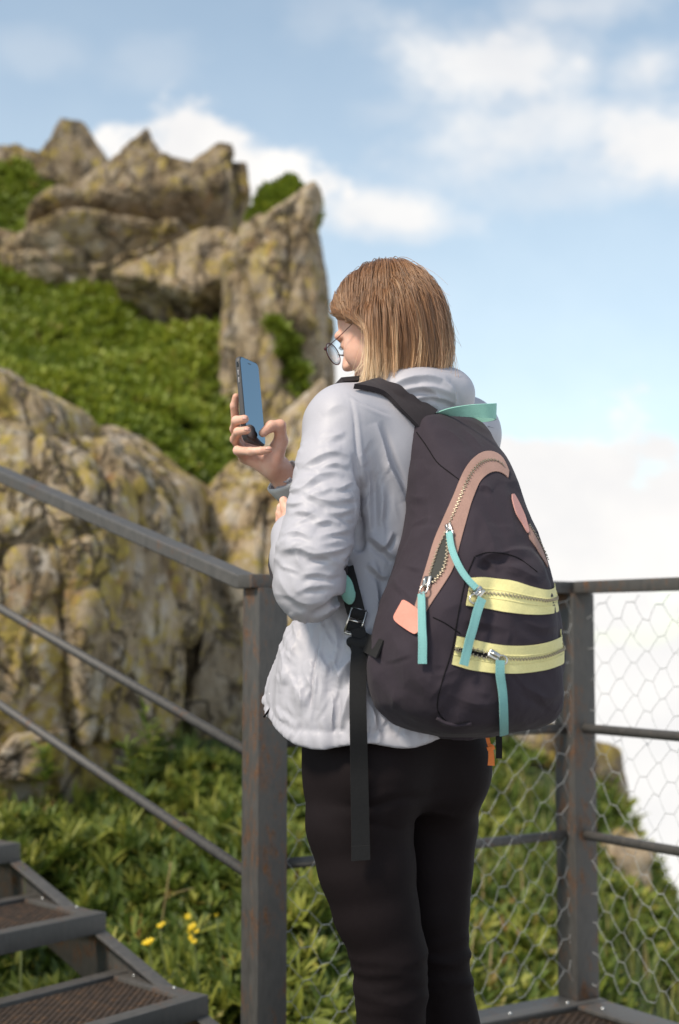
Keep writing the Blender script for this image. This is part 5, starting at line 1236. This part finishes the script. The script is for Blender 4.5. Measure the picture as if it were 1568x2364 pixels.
def build_bag():
    f = Field(lin(-.02, .47, .0038), lin(2.10, 2.52, .0038), lin(.82, 1.44, .0038))
    f.loft(bag_keys, LF, BK, .01, n=3.2)
    # slack canvas: broad hollows and slanting creases
    def slack(X, Y, Zz):
        q = np.stack(np.broadcast_arrays(X*7, Y*7, Zz*4.5), -1); q2 = np.stack(np.broadcast_arrays(X*13+Zz*6, Y*13, Zz*8-X*7), -1)
        return .007*fbm(q, 2)+.007*(ridged(q2, 2)-.6)
    f.push(slack, (-1, 2, .7), (1, 3, 1.40))
    # sag between the strap anchor and the pocket on the near side
    f.ell(P(960, 1150, 2.33), np.array([LF, BK, Z]), (.05, .05, .16), .03, 's') if False else None
    f.loft(pk_keys, LF, BK, .006, n=2.6)
    def slack2(X, Y, Zz):
        q2 = np.stack(np.broadcast_arrays(X*15+Zz*9+3, Y*15, Zz*12-X*6), -1); return .005*(ridged(q2, 2)-.6)
    f.push(slack2, (-1, 2, .7), (1, 2.3, 1.2))
    # dent over the pocket where the top droops
    f.capsule(P(1245, 1338, 2.13), P(1275, 1325, 2.15), .018, .014, .03, 's')
    f.capsule(P(1125, 1302, 2.20), P(1170, 1285, 2.18), .010, .008, .02, 's')
    return f.mesh(1)
GV, GF = build_bag(); GV, GF = subdivide(GV, GF); gb0 = bvh_of(GV, GF)
BC = [([(1000, 1040), (1016, 1101), (1008, 1190)], .0030, 26, 9), ([(1098, 1310), (1121, 1280), (1168, 1278), (1235, 1272)], .0075, 22, 8), ([(1112, 1288), (1132, 1300), (1150, 1322)], .0050, 14, 6), ([(1208, 1195), (1238, 1270), (1262, 1335)], .0050, 18, 8), ([(908, 1335), (940, 1372), (955, 1385)], .0028, 14, 6), ([(1104, 1122), (1120, 1124), (1138, 1136)], .0040, 14, 5), ([(1150, 1300), (1200, 1318), (1250, 1345)], .0045, 18, 8), ([(880, 1560), (920, 1625), (975, 1662)], .0032, 22, 10), ([(960, 1060), (968, 1160), (955, 1250)], .0030, 24, 10),
      ([(985, 1120), (990, 1200), (975, 1280)], .0032, 20, 9), ([(930, 1280), (925, 1340), (905, 1400)], .0030, 22, 9), ([(1100, 1170), (1130, 1230), (1140, 1290)], .0030, 24, 9), ([(1160, 1120), (1180, 1190), (1190, 1260)], .0030, 22, 9), ([(1070, 1430), (1120, 1440), (1180, 1455)], .0030, 18, 8), ([(1200, 1430), (1250, 1450), (1300, 1440)], .0028, 16, 8), ([(1030, 1600), (1100, 1625), (1180, 1620)], .0028, 24, 10), ([(1200, 1580), (1260, 1610), (1300, 1600)], .0030, 20, 9),
      ([(1010, 1648), (1030, 1668), (1085, 1660)], .0040, 12, 5), ([(900, 1450), (930, 1520), (935, 1590)], .0026, 22, 10), ([(985, 1460), (1000, 1520), (990, 1590)], .0026, 20, 9), ([(1060, 985), (1090, 1010), (1120, 1045)], .0026, 16, 7), ([(1000, 985), (1040, 1000), (1080, 1030)], .0024, 16, 7)]
rb_ = random.Random(4)
for _ in range(70):
    x = rb_.uniform(890, 1300); y = rb_.uniform(1010, 1660); an = rb_.uniform(0, 3.14); L_ = rb_.uniform(14, 42); BC.append(([(x-L_*math.cos(an), y-L_*math.sin(an)), (x+rb_.uniform(-5, 5), y+rb_.uniform(-5, 5)), (x+L_*math.cos(an), y+L_*math.sin(an))], rb_.uniform(.0006, .0018), rb_.uniform(10, 20), rb_.uniform(4, 8)))
GN_ = vnormals(GV, GF); GV = GV+GN_*crease(GV, GN_, BC, gb0)[:, None]; bbv2 = bvh_of(GV, GF)
backpack = mesh_from('backpack', GV, GF, M['bag'])
tag(backpack, 'charcoal canvas backpack with yellow zip bands worn by the woman', 'backpack')

def blur(A, n=1):
    for _ in range(n):
        B_ = A.copy(); B_[1:-1] = (A[:-2]+2*A[1:-1]+A[2:])/4; A = B_
    return A
def patch(bv, A, Bp, nu, nv, mat, name, parent, off=.0005, th=.0016, d=2.3, sm=2, tuck=0.0):
    a = crom(np.array(A, float), nu); b = crom(np.array(Bp, float), nu); G = np.zeros((nu, nv, 3)); Nn = np.zeros((nu, nv, 3))
    for i in range(nu):
        for j in range(nv):
            v = j/(nv-1); p, n_ = hit(bv, a[i, 0]*(1-v)+b[i, 0]*v, a[i, 1]*(1-v)+b[i, 1]*v, d); G[i, j] = p; Nn[i, j] = n_
    G = blur(G, sm); Nn = blur(Nn, 3); Nn = np.swapaxes(blur(np.swapaxes(Nn, 0, 1), 2), 0, 1); Nn /= np.linalg.norm(Nn, axis=2)[..., None]+1e-9
    m = MB(); m.sheet(G+Nn*off, Nn, th); o = m.build(name, mat, parent, True, True); smooth_angle(o, 50); return o, G, Nn
def surf_line(bv, A, n, d=2.3, off=.0, sm=2):
    a = crom(np.array(A, float), n); G = np.zeros((n, 3)); Nn = np.zeros((n, 3))
    for i in range(n): G[i], Nn[i] = hit(bv, a[i, 0], a[i, 1], d)
    G = blur(G, sm); Nn = blur(Nn, 4); Nn /= np.linalg.norm(Nn, axis=1)[:, None]+1e-9; return G+Nn*off, Nn
def strip(pts, nrm, w, th, mat, name, parent, nv=3):
    pts = np.asarray(pts); t_ = np.gradient(pts, axis=0); t_ /= np.linalg.norm(t_, axis=1)[:, None]; s_ = np.cross(t_, nrm); s_ /= np.linalg.norm(s_, axis=1)[:, None]; nn = np.cross(s_, t_)
    w = np.broadcast_to(np.asarray(w, float), (len(pts),)); G = np.stack([pts+s_*(w*(j/(nv-1)-.5))[:, None] for j in range(nv)], 1); N3 = np.repeat(nn[:, None], nv, 1)
    m = MB(); m.sheet(G, N3, th); o = m.build(name, mat, parent, True, True); smooth_angle(o, 50); return o
def teeth(line, nrm, parent, gap=0.0, pitch=.0034, name='zip_teeth', tw=.0032):
    L = np.concatenate([[0], np.cumsum(np.linalg.norm(np.diff(line, axis=0), axis=1))]); n = int(L[-1]/pitch); m = MB()
    for i in range(n):
        s = (i+.5)*pitch; p = np.array([np.interp(s, L, line[:, k]) for k in range(3)]); q = np.array([np.interp(min(s+.002, L[-1]), L, line[:, k]) for k in range(3)]); t_ = unit(q-p+1e-9); nn = unit([np.interp(s, L, nrm[:, k]) for k in range(3)]); sd_ = unit(np.cross(t_, nn)); sg = 1 if i % 2 else -1
        m.box(p+sd_*sg*(.0010+gap)+nn*.0012, (sd_, t_, nn), (tw/2, .0008, .0009))
    o = m.build(name, M['brass'], parent, False, True); o['kind'] = 'stuff'; return o
def seam(A, n=30, r=.0010, d=2.3, name='seam'):
    G, Nn = surf_line(bbv2, A, n, d, .0002); return MB().tube(G, r, 6).build(name, M['seam'], backpack, True)

# brown zip of the main compartment
tan_o = [(958, 1405), (968, 1370), (985, 1310), (1003, 1250), (1022, 1205), (1048, 1145), (1072, 1085), (1100, 1052), (1130, 1042), (1158, 1055), (1174, 1088)]
tan_i = [(985, 1412), (1002, 1385), (1025, 1350), (1048, 1310), (1063, 1255), (1078, 1200), (1092, 1150), (1110, 1110), (1135, 1090), (1158, 1092), (1172, 1104)]
tan_c = [(970, 1402), (982, 1375), (996, 1340), (1012, 1290), (1035, 1225), (1058, 1165), (1082, 1105), (1106, 1073), (1132, 1064), (1150, 1068), (1164, 1080)]
zipt, _, _ = patch(bbv2, tan_o, tan_i, 60, 9, M['tan'], 'zip_tape', backpack, .0008, .0014)
Gc, Nc = surf_line(bbv2, tan_c, 90, 2.3, .0022)
Lc = np.linspace(0, 1, 90); iu = 38
teeth(Gc[iu:], Nc[iu:], zipt); teeth(Gc[:10], Nc[:10], zipt)
# the open stretch: two rows of teeth drawn apart over the dark lining
oa = crom(np.array([(989, 1352), (1002, 1308), (1018, 1262), (1035, 1226)], float), 24); ob = crom(np.array([(1000, 1350), (1026, 1318), (1036, 1275), (1037, 1227)], float), 24)
patch(bbv2, oa, ob, 24, 5, M['lining'], 'zip_opening', zipt, .0026, .0008, sm=1)
for q in (oa, ob):
    g_, n_ = surf_line(bbv2, q, 24, 2.3, .0036); teeth(g_, n_, zipt, pitch=.0034)
# far side of the same zip
zr, _, _ = patch(bbv2, [(1213, 1205), (1228, 1228), (1247, 1262), (1262, 1300)], [(1222, 1245), (1234, 1262), (1250, 1288), (1263, 1310)], 20, 5, M['tan'], 'zip_tape', backpack, .0008, .0014)
g_, n_ = surf_line(bbv2, [(1218, 1212), (1236, 1240), (1254, 1275), (1264, 1300)], 24, 2.3, .0024); teeth(g_, n_, zr)
# leather tabs
def tab(poly, mat, name, th=.0022, off=.0024):
    """a small closed leather shape, rounded, laid on the canvas"""
    poly = np.array(poly, float); c = poly.mean(0); q = np.vstack([poly, poly[:1]]); ring = crom(q, 40)[:-1]; cols_ = [.0, .35, .7, .92, 1.0]
    V = []; 
    for s_ in cols_[1:]:
        for p in ring:
            a = c+(p-c)*s_; h_, n_ = hit(bbv2, a[0], a[1], 2.3); V.append((h_, n_))
    hc, ncn = hit(bbv2, c[0], c[1], 2.3); nn = unit(np.mean([v[1] for v in V], 0)); k = len(ring)
    pts = np.array([v[0] for v in V]); rs_ = (pts-hc)@nn; pts = pts-np.outer(rs_-np.clip(rs_*.4, -.005, .003), nn)+nn*off; nr = len(cols_)-1
    Vt = np.vstack([[hc+nn*(off+th)], pts+nn*th, pts[-k:]]); F = [(0, 1+i, 1+(i+1) % k) for i in range(k)]
    for r_ in range(nr): F += [(1+r_*k+i, 1+(r_+1)*k+i, 1+(r_+1)*k+(i+1) % k, 1+r_*k+(i+1) % k) for i in range(k)]
    o = MB().add(Vt, F).build(name, mat, backpack, True, True); smooth_angle(o, 50); return o
tab([(935, 1389), (944, 1390), (972, 1412), (974, 1420), (973, 1455), (966, 1464), (955, 1463), (921, 1440), (914, 1430), (916, 1420)], M['coral'], 'leather_tab')
tab([(1179, 1143), (1185, 1146), (1207, 1190), (1218, 1225), (1215, 1232), (1205, 1215), (1190, 1190), (1181, 1160)], M['rose'], 'leather_tab')

# yellow zip bands of the front pocket
def band(top, bot, ctr, name, opened=None):
    z_, G, Nn = patch(bbv2, top, bot, 46, 9, M['lemon'], name, backpack, .0010, .0016)
    g_, n_ = surf_line(bbv2, ctr, 80, 2.3, .0030)
    # a second raised edge of the folded tape along the teeth
    for s in (.36, .64):
        e_ = crom([np.array(a)*(1-s)+np.array(b)*s for a, b in zip(top, bot)], 46); ge, ne = surf_line(bbv2, e_, 46, 2.3, .0024); MB().tube(ge, .0012, 5).build('tape_fold', M['lemon'], z_, True)
    if opened is None: teeth(g_, n_, z_, pitch=.0030, tw=.0030)
    else:
        k = opened; teeth(g_[k:], n_[k:], z_, pitch=.0030, tw=.0030)
        a = crom(np.array(ctr, float), 80)[:k+1]; ww = np.sin(np.linspace(.25, math.pi*.80, k+1))*7
        up_ = a-np.stack([0*ww, ww], 1); dn_ = a+np.stack([0*ww, ww], 1)
        patch(bbv2, up_, dn_, k+1, 4, M['seam'], 'zip_opening', z_, .0030, .0006, sm=0)
        for q in (up_, dn_):
            g2, n2 = surf_line(bbv2, q, k+1, 2.3, .0036); teeth(g2, n2, z_, pitch=.0036)
    return z_
band([(1086, 1335), (1120, 1334), (1180, 1342), (1230, 1356), (1268, 1362), (1295, 1345), (1309, 1342)], [(1075, 1398), (1120, 1405), (1180, 1415), (1230, 1419), (1265, 1418), (1292, 1410), (1304, 1396)],
     [(1080, 1366), (1120, 1370), (1180, 1376), (1230, 1384), (1265, 1386), (1294, 1377), (1308, 1369)], 'pocket_zip')
band([(1055, 1468), (1090, 1476), (1140, 1487), (1200, 1491), (1255, 1485), (1295, 1470), (1320, 1455)], [(1043, 1534), (1085, 1546), (1140, 1553), (1200, 1554), (1255, 1547), (1295, 1534), (1319, 1519)],
     [(1048, 1499), (1088, 1505), (1140, 1517), (1200, 1521), (1255, 1515), (1295, 1500), (1320, 1483)], 'pocket_zip', 26)

def slider(px, py, ang, parent=None, s=1.0):
    """zip slider: body, bridge and ring; ang is the way it points in the photograph"""
    h_, n_ = hit(bbv2, px, py, 2.3); h2, _ = hit(bbv2, px+20*math.cos(ang), py+20*math.sin(ang), 2.3); x = unit((h2-h_)-n_*np.dot(h2-h_, n_)); y = np.cross(n_, x)
    z_ = MB().box(h_+n_*.0052, (x, y, n_), (.0085*s, .0062*s, .0026), .0022).build('zip_slider', M['nickel'], backpack, True); smooth_angle(z_, 60)
    br = crom([h_-x*.006*s+n_*.008, h_+n_*.0125, h_+x*.008*s+n_*.008], 8); MB().tube(br, .0021, 6).build('bridge', M['nickel'], z_, True)
    c = h_+x*.013*s+n_*.008; rg = [c+(x*math.cos(a)*.007+y*math.sin(a)*.0062)*s for a in np.linspace(0, 2*math.pi, 14)]; MB().tube(rg, .0015, 6, False).build('pull_ring', M['nickel'], z_, True)
    return z_
slider(990, 1347, 1.75, s=1.15); slider(1040, 1222, 1.3, s=.9); slider(1103, 1369, 2.3, s=1.1); slider(1138, 1514, .55, s=1.1)
def ribbon(line, w, name='zip_pull', lift=(.010, .007), d=2.3, n=26, mat='teal', stitch=True):
    g_, n_ = surf_line(bbv2, line, n, d, 0, 4); lf = np.linspace(lift[0], lift[1], n); g_ = blur(g_+n_*lf[:, None], 6); nm = blur(n_, 8)
    o = strip(g_, nm, w, .0022, M[mat], name, backpack)
    if stitch:
        t_ = np.gradient(g_, axis=0); t_ /= np.linalg.norm(t_, axis=1)[:, None]; s_ = np.cross(t_, nm); s_ /= np.linalg.norm(s_, axis=1)[:, None]; nn = np.cross(s_, t_)
        for q in (-.3, .3):
            m = MB()
            for i in range(1, n-1, 1): a = g_[i]+s_[i]*w*q+nn[i]*.0022; b = g_[min(i+1, n-1)]+s_[min(i+1, n-1)]*w*q+nn[min(i+1, n-1)]*.0022; m.tube([a, a+(b-a)*.6], .00035, 4)
            m.build('stitching', M['teal'], o, True)
    return o
ribbon([(984, 1372), (982, 1420), (980, 1480), (977, 1532)], .0135)
ribbon([(1043, 1234), (1048, 1275), (1060, 1315), (1077, 1345), (1094, 1362)], .0105, lift=(.008, .012))
ribbon([(1106, 1384), (1092, 1425), (1078, 1475), (1065, 1536)], .0140, lift=(.010, .010))
ribbon([(1149, 1526), (1152, 1575), (1156, 1630), (1160, 1684)], .0140, lift=(.010, .008))

# seams
seam([(962, 998), (985, 1030), (1010, 1068), (1040, 1092), (1066, 1112)]); seam([(1096, 1285), (1075, 1340), (1058, 1420), (1044, 1500), (1022, 1570), (1010, 1620), (1014, 1650), (1040, 1672)], 50)
seam([(1000, 1425), (1030, 1440), (1062, 1462)]); seam([(1098, 1284), (1130, 1275), (1190, 1285), (1240, 1320)], 30, .0009)
g_, n_ = surf_line(bbv2, [(1010, 1655), (1030, 1668), (1060, 1672), (1088, 1668)], 16, 2.3, .002); MB().tube(g_, .003, 8).build('corner_fold', M['bag'], backpack, True)
# pocket's grubby corner threads
t = NT('dry_mud'); t.set(Base_Color=(.19, .14, .10), Roughness=1.0); M['mud'] = t.m

# mint carrying handle on top
pth = crom([P(990, 964, 2.408), P(1030, 952, 2.375), P(1085, 948, 2.345), P(1128, 948, 2.335), P(1143, 949, 2.350), P(1138, 954, 2.395), P(1105, 962, 2.43), P(1070, 968, 2.45)], 44)
tt = np.linspace(0, 1, 44); wd = np.interp(tt, [0, .12, .35, .55, .62, .8, 1], [.006, .015, .022, .026, .026, .024, .012])
tl = np.interp(tt, [0, .3, .6, 1], [1.0, .55, .12, .35])
nr = np.stack([unit(np.cross(np.gradient(pth, axis=0)[i], Z*(1-tl[i])+np.array([.15, -.95, 0])*tl[i])) for i in range(44)])
hndl = strip(pth, nr, wd, .002, M['mint'], 'carry_handle', backpack, 5)

# near shoulder strap over the jacket, carried on round the front and under the arm
sA = crom(np.array([(838, 896), (862, 890), (895, 889), (933, 906), (968, 930), (1000, 955)], float), 30); sB = crom(np.array([(815, 901), (845, 905), (885, 916), (915, 945), (940, 968), (962, 992)], float), 30)
patch(jbv, sA, sB, 30, 7, M['strap'], 'shoulder_strap', backpack, .003, .010, 2.36, 4)
def round_strap(guide, w, th, mat, name, off=.004, n=30):
    g = crom(guide, n); pts = []; nm = []
    for p in g:
        q = jbv.find_nearest(Vector(p)); nn = np.array(q[1]); pts.append(np.array(q[0])+nn*off); nm.append(nn)
    return strip(blur(np.array(pts), 5), blur(np.array(nm), 8), w, th, M[mat], name, backpack, 4)
c0 = P(905, 1060, 2.475)
round_strap([P(822, 905, 2.40), c0+LF*.10+FW*.10+Z*.10, c0+LF*.10+FW*.15, c0+LF*.12+FW*.14-Z*.12, c0+LF*.18+FW*.05-Z*.20, P(812, 1340, 2.33)], .048, .008, 'strap', 'shoulder_strap')
round_strap([P(1020, 935, 2.50), P(1040, 930, 2.55), c0-LF*.10+FW*.10+Z*.10, c0-LF*.10+FW*.15, c0-LF*.12+FW*.14-Z*.12, c0-LF*.18+FW*.03-Z*.22, P(1090, 1500, 2.45)], .048, .008, 'strap', 'shoulder_strap')
# lower strap: teal oval, buckle, knot, hanging end
BVS = [jbv, lbv, bbv2]
def cam_line(A, n, lift, d=2.33, sm=6):
    a = crom(np.array(A, float), n); G = []
    for i in range(n):
        h_, n_ = hits(BVS, a[i, 0], a[i, 1], d); G.append(h_+unit(CAM-h_)*lift)
    return blur(np.array(G), sm)
tocam = unit(CAM-P(820, 1400, 2.3))
def facing(g, tilt=(0, 0, 0)): return np.tile(unit(tocam*np.array([1, 1, .3])+np.array(tilt)), (len(g), 1))
db = hits(BVS, 826, 1400)[0][1]
g_ = crom([P(796, 1312, db+.012), P(806, 1350, db-.006), P(815, 1385, db-.012), P(822, 1414, db-.014)], 14); strip(g_, facing(g_), .030, .003, M['web'], 'lower_strap', backpack)
oc = P(801, 1361, 2.30); oc = P(802, 1361, db-.022)
ex = unit(np.cross(Z, tocam)); ey = np.cross(tocam, ex); m = MB(); k = 28
rim = [oc+ex*.0115*math.cos(a)*(1.0 if math.sin(a) > -.2 else 1.12)+ey*.0245*math.sin(a)-ex*.004*math.sin(a) for a in [2*math.pi*i/k for i in range(k)]]
m.add([oc+tocam*.003]+[p+tocam*.0025-(p-oc)*.06 for p in rim]+rim+[p-tocam*.002 for p in rim], [(0, 1+i, 1+(i+1) % k) for i in range(k)]+[(1+r_*k+i, 1+(r_+1)*k+i, 1+(r_+1)*k+(i+1) % k, 1+r_*k+(i+1) % k) for r_ in (0, 1) for i in range(k)])
m.build('oval_patch', M['mint'], backpack, True, True)
bc_ = P(821, 1436, db-.018); bx = unit(ex*.96-ey*.28); by = np.cross(tocam, bx); by = by if by[2] > 0 else -by
bu = None; m = MB()
for q0, q1 in (((-1, -1), (1, -1)), ((1, -1), (1, 1)), ((1, 1), (-1, 1)), ((-1, 1), (-1, -1)), ((-1, .05), (1, .05))):
    m.tube([bc_+bx*.0125*q0[0]+by*.021*q0[1], bc_+bx*.0125*q1[0]+by*.021*q1[1]], .0022, 8)
m.build('strap_buckle', M['nickel'], backpack, True)
for s_, e_ in ((.021, .006), (-.002, -.016)):
    pts = np.array([bc_+by*(s_*(1-u)+e_*u)+tocam*.0035*math.sin(u*math.pi) for u in np.linspace(0, 1, 8)]); strip(pts, np.tile(tocam, (8, 1)), .021, .002, M['web'], 'lower_strap', backpack)
g_ = cam_line([(826, 1452), (830, 1470), (833, 1488)], 8, .012); strip(g_, facing(g_), .024, .004, M['web'], 'lower_strap', backpack)
kn, _ = hits(BVS, 829, 1487); kn = kn+tocam*.012; f = Field(lin(kn[0]-.06, kn[0]+.08, .0025), lin(kn[1]-.07, kn[1]+.07, .0025), lin(kn[2]-.05, kn[2]+.06, .0025))
a_ = lambda x, y, w=0: kn+ex*x+ey*y+tocam*w
f.chain([(a_(-.012, .004), .009), (a_(.012, -.002), .010)], .004); f.chain([(a_(-.006, -.008), .008), (a_(.014, .006), .008), (a_(.026, .012), .006)], .004); f.chain([(a_(.012, 0), .009), (a_(.024, -.012), .006)], .004); kv, kf = f.mesh(1); mesh_from('strap_knot', kv, kf, M['web'], backpack)
g_ = cam_line([(833, 1478), (858, 1490), (880, 1500)], 8, .004); strip(g_, facing(g_), .030, .003, M['web'], 'lower_strap', backpack)
hg = cam_line([(829, 1490), (826, 1560), (826, 1640), (828, 1710), (829, 1780), (831, 1860), (833, 1985)], 60, .016, sm=60)
hs = strip(hg, facing(hg, (.18, 0, 0)), np.interp(np.linspace(0, 1, 60), [0, .1, 1], [.024, .0265, .0300]), .0024, M['web'], 'strap_end', backpack)
e0 = hg[-5:]; strip(e0+tocam*.0024, facing(e0, (.18, 0, 0)), .0302, .0024, M['web'], 'folded_tip', hs)
# far side ends below the bag
og = np.array([P(1121, 1676, 2.40), P(1125, 1700, 2.40), P(1130, 1722, 2.40)]); og = crom(og, 8); os_ = strip(og, facing(og), .0062, .002, M['orange'], 'orange_tab', backpack)
og = crom([P(1131, 1718, 2.398), P(1134, 1742, 2.398), P(1134, 1767, 2.398)], 6); strip(og, facing(og), np.linspace(.0075, .0115, 6), .0035, M['orange'], 'tab_end', os_); MB().box(P(1133, 1727, 2.396), (unit([1, 0, .35]), unit([0, 1, 0]), unit([-.35, 0, 1])), (.0065, .003, .004), .0012).build('tab_knot', M['orange'], os_, True)
og = crom([P(1151, 1670, 2.43), P(1152, 1710, 2.43), P(1152, 1751, 2.43)], 8); strip(og, facing(og), .0105, .002, M['web'], 'strap_end', backpack)
rc = crom([P(1102, 975, 2.55), P(1125, 990, 2.56), P(1148, 1030, 2.57), P(1155, 1060, 2.57)], 12); MB().tube(rc, .0016, 6).build('hood_cord', M['jacket'], person, True)
rc = crom([P(1100, 975, 2.54), P(1122, 982, 2.53), P(1141, 988, 2.53)], 10); MB().tube(rc, np.linspace(.004, .0015, 10), 6, True, .5).build('hood_cord', M['jacket'], person, True)

# jacket zip end at the hem
t = NT('white_cord'); t.set(Base_Color=(.6, .6, .6), Roughness=.6); M['cord'] = t.m
jz = P(612, 1606, 2.55); h_, n_ = hit(jbv, 622, 1600, 2.5)
zp = MB().tube(crom([h_, P(628, 1622, h_[1]-.004), P(624, 1636, h_[1]-.004)], 8), .0010, 6).build('zip_cord', M['cord'], person, True)
MB().tube([P(626, 1632, h_[1]-.005), P(618, 1644, h_[1]-.005), P(609, 1656, h_[1]-.005)], [.0012, .0022, .0018], 6).build('zip_toggle', M['seam'], person, True)

# ------------------------------------------------------------------ phone
t = NT('phone_case'); f_ = t.noise(300, 3); t.set(Base_Color=(.055, .053, .055), Roughness=.55); t.bump(f_, .2, .0005); M['case'] = t.m
t = NT('phone_screen'); t.set(Base_Color=(.155, .24, .31), Roughness=.03, Metallic=1.0); M['screen'] = t.m
t = NT('button'); t.set(Base_Color=(.30, .28, .28), Roughness=.35, Metallic=.5); M['button'] = t.m
t = NT('black_glass'); t.set(Base_Color=(.01, .01, .01), Roughness=.1); M['glass'] = t.m
phone = tag(empty('phone', tuple(PH_C-PH_U*PH_HH)), 'smartphone in a dark grey case held up in her hand', 'phone')
def rrect(hw, hh, r, n=6):
    out = []
    for cx, cy, a0 in ((hw-r, hh-r, 0), (-hw+r, hh-r, 90), (-hw+r, -hh+r, 180), (hw-r, -hh+r, 270)):
        for k in range(n+1): a = math.radians(a0+90*k/n); out.append((cx+r*math.cos(a), cy+r*math.sin(a)))
    return out
def slab(prof, mat, name, parent):
    """prof: list of (half width, half height, corner radius, height along the screen normal)"""
    V = []; k = None
    for hw, hh, r_, z in prof:
        q = rrect(hw, hh, r_); k = len(q); V += [PH_C+PH_W*x+PH_U*y+PH_N*z for x, y in q]
    F = [tuple(range(k))[::-1], tuple((len(prof)-1)*k+i for i in range(k))]+[(j*k+i, j*k+(i+1) % k, (j+1)*k+(i+1) % k, (j+1)*k+i) for j in range(len(prof)-1) for i in range(k)]
    o = MB().add(V, F).build(name, mat, parent, True, True); smooth_angle(o, 35); return o
T_ = PH_HT
slab([(PH_HW-.003, PH_HH-.003, .010, -T_), (PH_HW-.0008, PH_HH-.0008, .0115, -T_+.0012), (PH_HW, PH_HH, .012, -T_+.004), (PH_HW, PH_HH, .012, T_-.003), (PH_HW-.0006, PH_HH-.0006, .0115, T_-.0008), (PH_HW-.0016, PH_HH-.0016, .011, T_)], M['case'], 'case', phone)
sc_ = slab([(PH_HW-.0022, PH_HH-.0022, .010, T_-.001), (PH_HW-.0022, PH_HH-.0022, .010, T_+.0003)], M['screen'], 'screen', phone)
MB().box(PH_C+PH_U*(PH_HH-.009)+PH_N*(T_+.0004), (PH_W, PH_U, PH_N), (.0055, .0006, .0003)).build('earpiece', M['glass'], sc_)
for y0, y1 in ((.043, .053), (.029, .039)): o = MB().box(PH_C-PH_W*(PH_HW+.0003)+PH_U*(y0+y1)/2+PH_N*.0005, (PH_W, PH_U, PH_N), (.0008, (y1-y0)/2, .0013), .0006).build('volume_button', M['button'], phone, True)
MB().box(PH_C-PH_W*(PH_HW+.0001)+PH_U*.0635+PH_N*.0005, (PH_W, PH_U, PH_N), (.0004, .0045, .0020), .0003).build('switch_cutout', M['glass'], phone, True)

# ------------------------------------------------------------------ glasses
t = NT('glasses_rim'); t.set(Base_Color=(.10, .035, .035), Roughness=.3, Metallic=.7); M['rim'] = t.m
t = NT('lens'); tr_ = t.nd('ShaderNodeBsdfTransparent'); tr_.inputs[0].default_value = (.93, .95, .97, 1); gl_ = t.nd('ShaderNodeBsdfGlossy'); gl_.inputs['Roughness'].default_value = .02
fr_ = t.nd('ShaderNodeLayerWeight'); fr_.inputs['Blend'].default_value = .5; ms_ = t.nd('ShaderNodeMixShader'); t.L(t.math('ADD', t.math('MULTIPLY', t.math('POWER', fr_.outputs['Facing'], 3.0), .5), .06), ms_.inputs[0]); t.L(tr_.outputs[0], ms_.inputs[1]); t.L(gl_.outputs[0], ms_.inputs[2]); t.L(ms_.outputs[0], t.out.inputs[0]); M['lens'] = t.m
glasses = tag(empty('glasses', tuple(hd(.10, 0, -.02))), 'round thin dark red metal glasses on her nose', 'glasses')
GU = unit(Uh-.12*Fh); GN = np.cross(Lh, GU); GN = GN if GN@Fh > 0 else -GN
for l in (.034, -.034):
    c = hd(.110, l, -.003); ring_ = [c+Lh*.0215*math.cos(a)+GU*.0208*math.sin(a) for a in np.linspace(0, 2*math.pi, 41)]
    MB().tube(ring_, .0010, 8, False).build('rim', M['rim'], glasses, True)
    m = MB(); k = 32
    for sg in (1, -1): pass
    rg = [c+Lh*.0209*math.cos(a)+GU*.0202*math.sin(a) for a in [2*math.pi*i/k for i in range(k)]]
    m.add([c+GN*.0022]+[c+(p-c)*.6+GN*.0016 for p in rg]+rg+[c+(p-c)*.6+GN*.0004 for p in rg]+[c+GN*.0010], [(0, 1+i, 1+(i+1) % k) for i in range(k)]+[(1+i, 1+k+i, 1+k+(i+1) % k, 1+(i+1) % k) for i in range(k)]+[(1+k+i, 1+2*k+i, 1+2*k+(i+1) % k, 1+k+(i+1) % k) for i in range(k)]+[(1+3*k, 1+2*k+(i+1) % k, 1+2*k+i) for i in range(k)])
    m.build('lens', M['lens'], glasses, True, True)
    s = 1 if l > 0 else -1
    hinge = c+Lh*s*.0225+GU*.006
    MB().box(hinge, (Lh, GU, Fh), (.0022, .0022, .0025), .0008).build('hinge', M['rim'], glasses, True)
    MB().tube(crom([hinge, hd(.06, s*.073, .004), hd(.0, s*.078, .012), hd(-.02, s*.076, .006), hd(-.035, s*.074, -.012)], 20), .0007, 6).build('temple_arm', M['rim'], glasses, True)
    MB().tube(crom([c-Lh*s*.019+GU*.004, c-Lh*s*.022-Fh*.004, hd(.096, s*.010, -.004)], 8), .0006, 5).build('nose_pad_arm', M['nickel'], glasses, True)
MB().tube(crom([hd(.110, .011, .001), hd(.115, 0, .005), hd(.110, -.011, .001)], 10), .0012, 6).build('bridge', M['rim'], glasses, True)

# grass stem in the folded hand
gs = crom([P(668, 1175, 2.56), P(655, 1230, 2.53), P(636, 1275, 2.50), P(624, 1306, 2.48)], 14)
tag(MB().tube(gs, np.linspace(.001, .0022, 14), 6, True, .5).build('picked_grass', M['stem'], None, True), 'thin green picked grass poking out past her sleeve', 'grass')
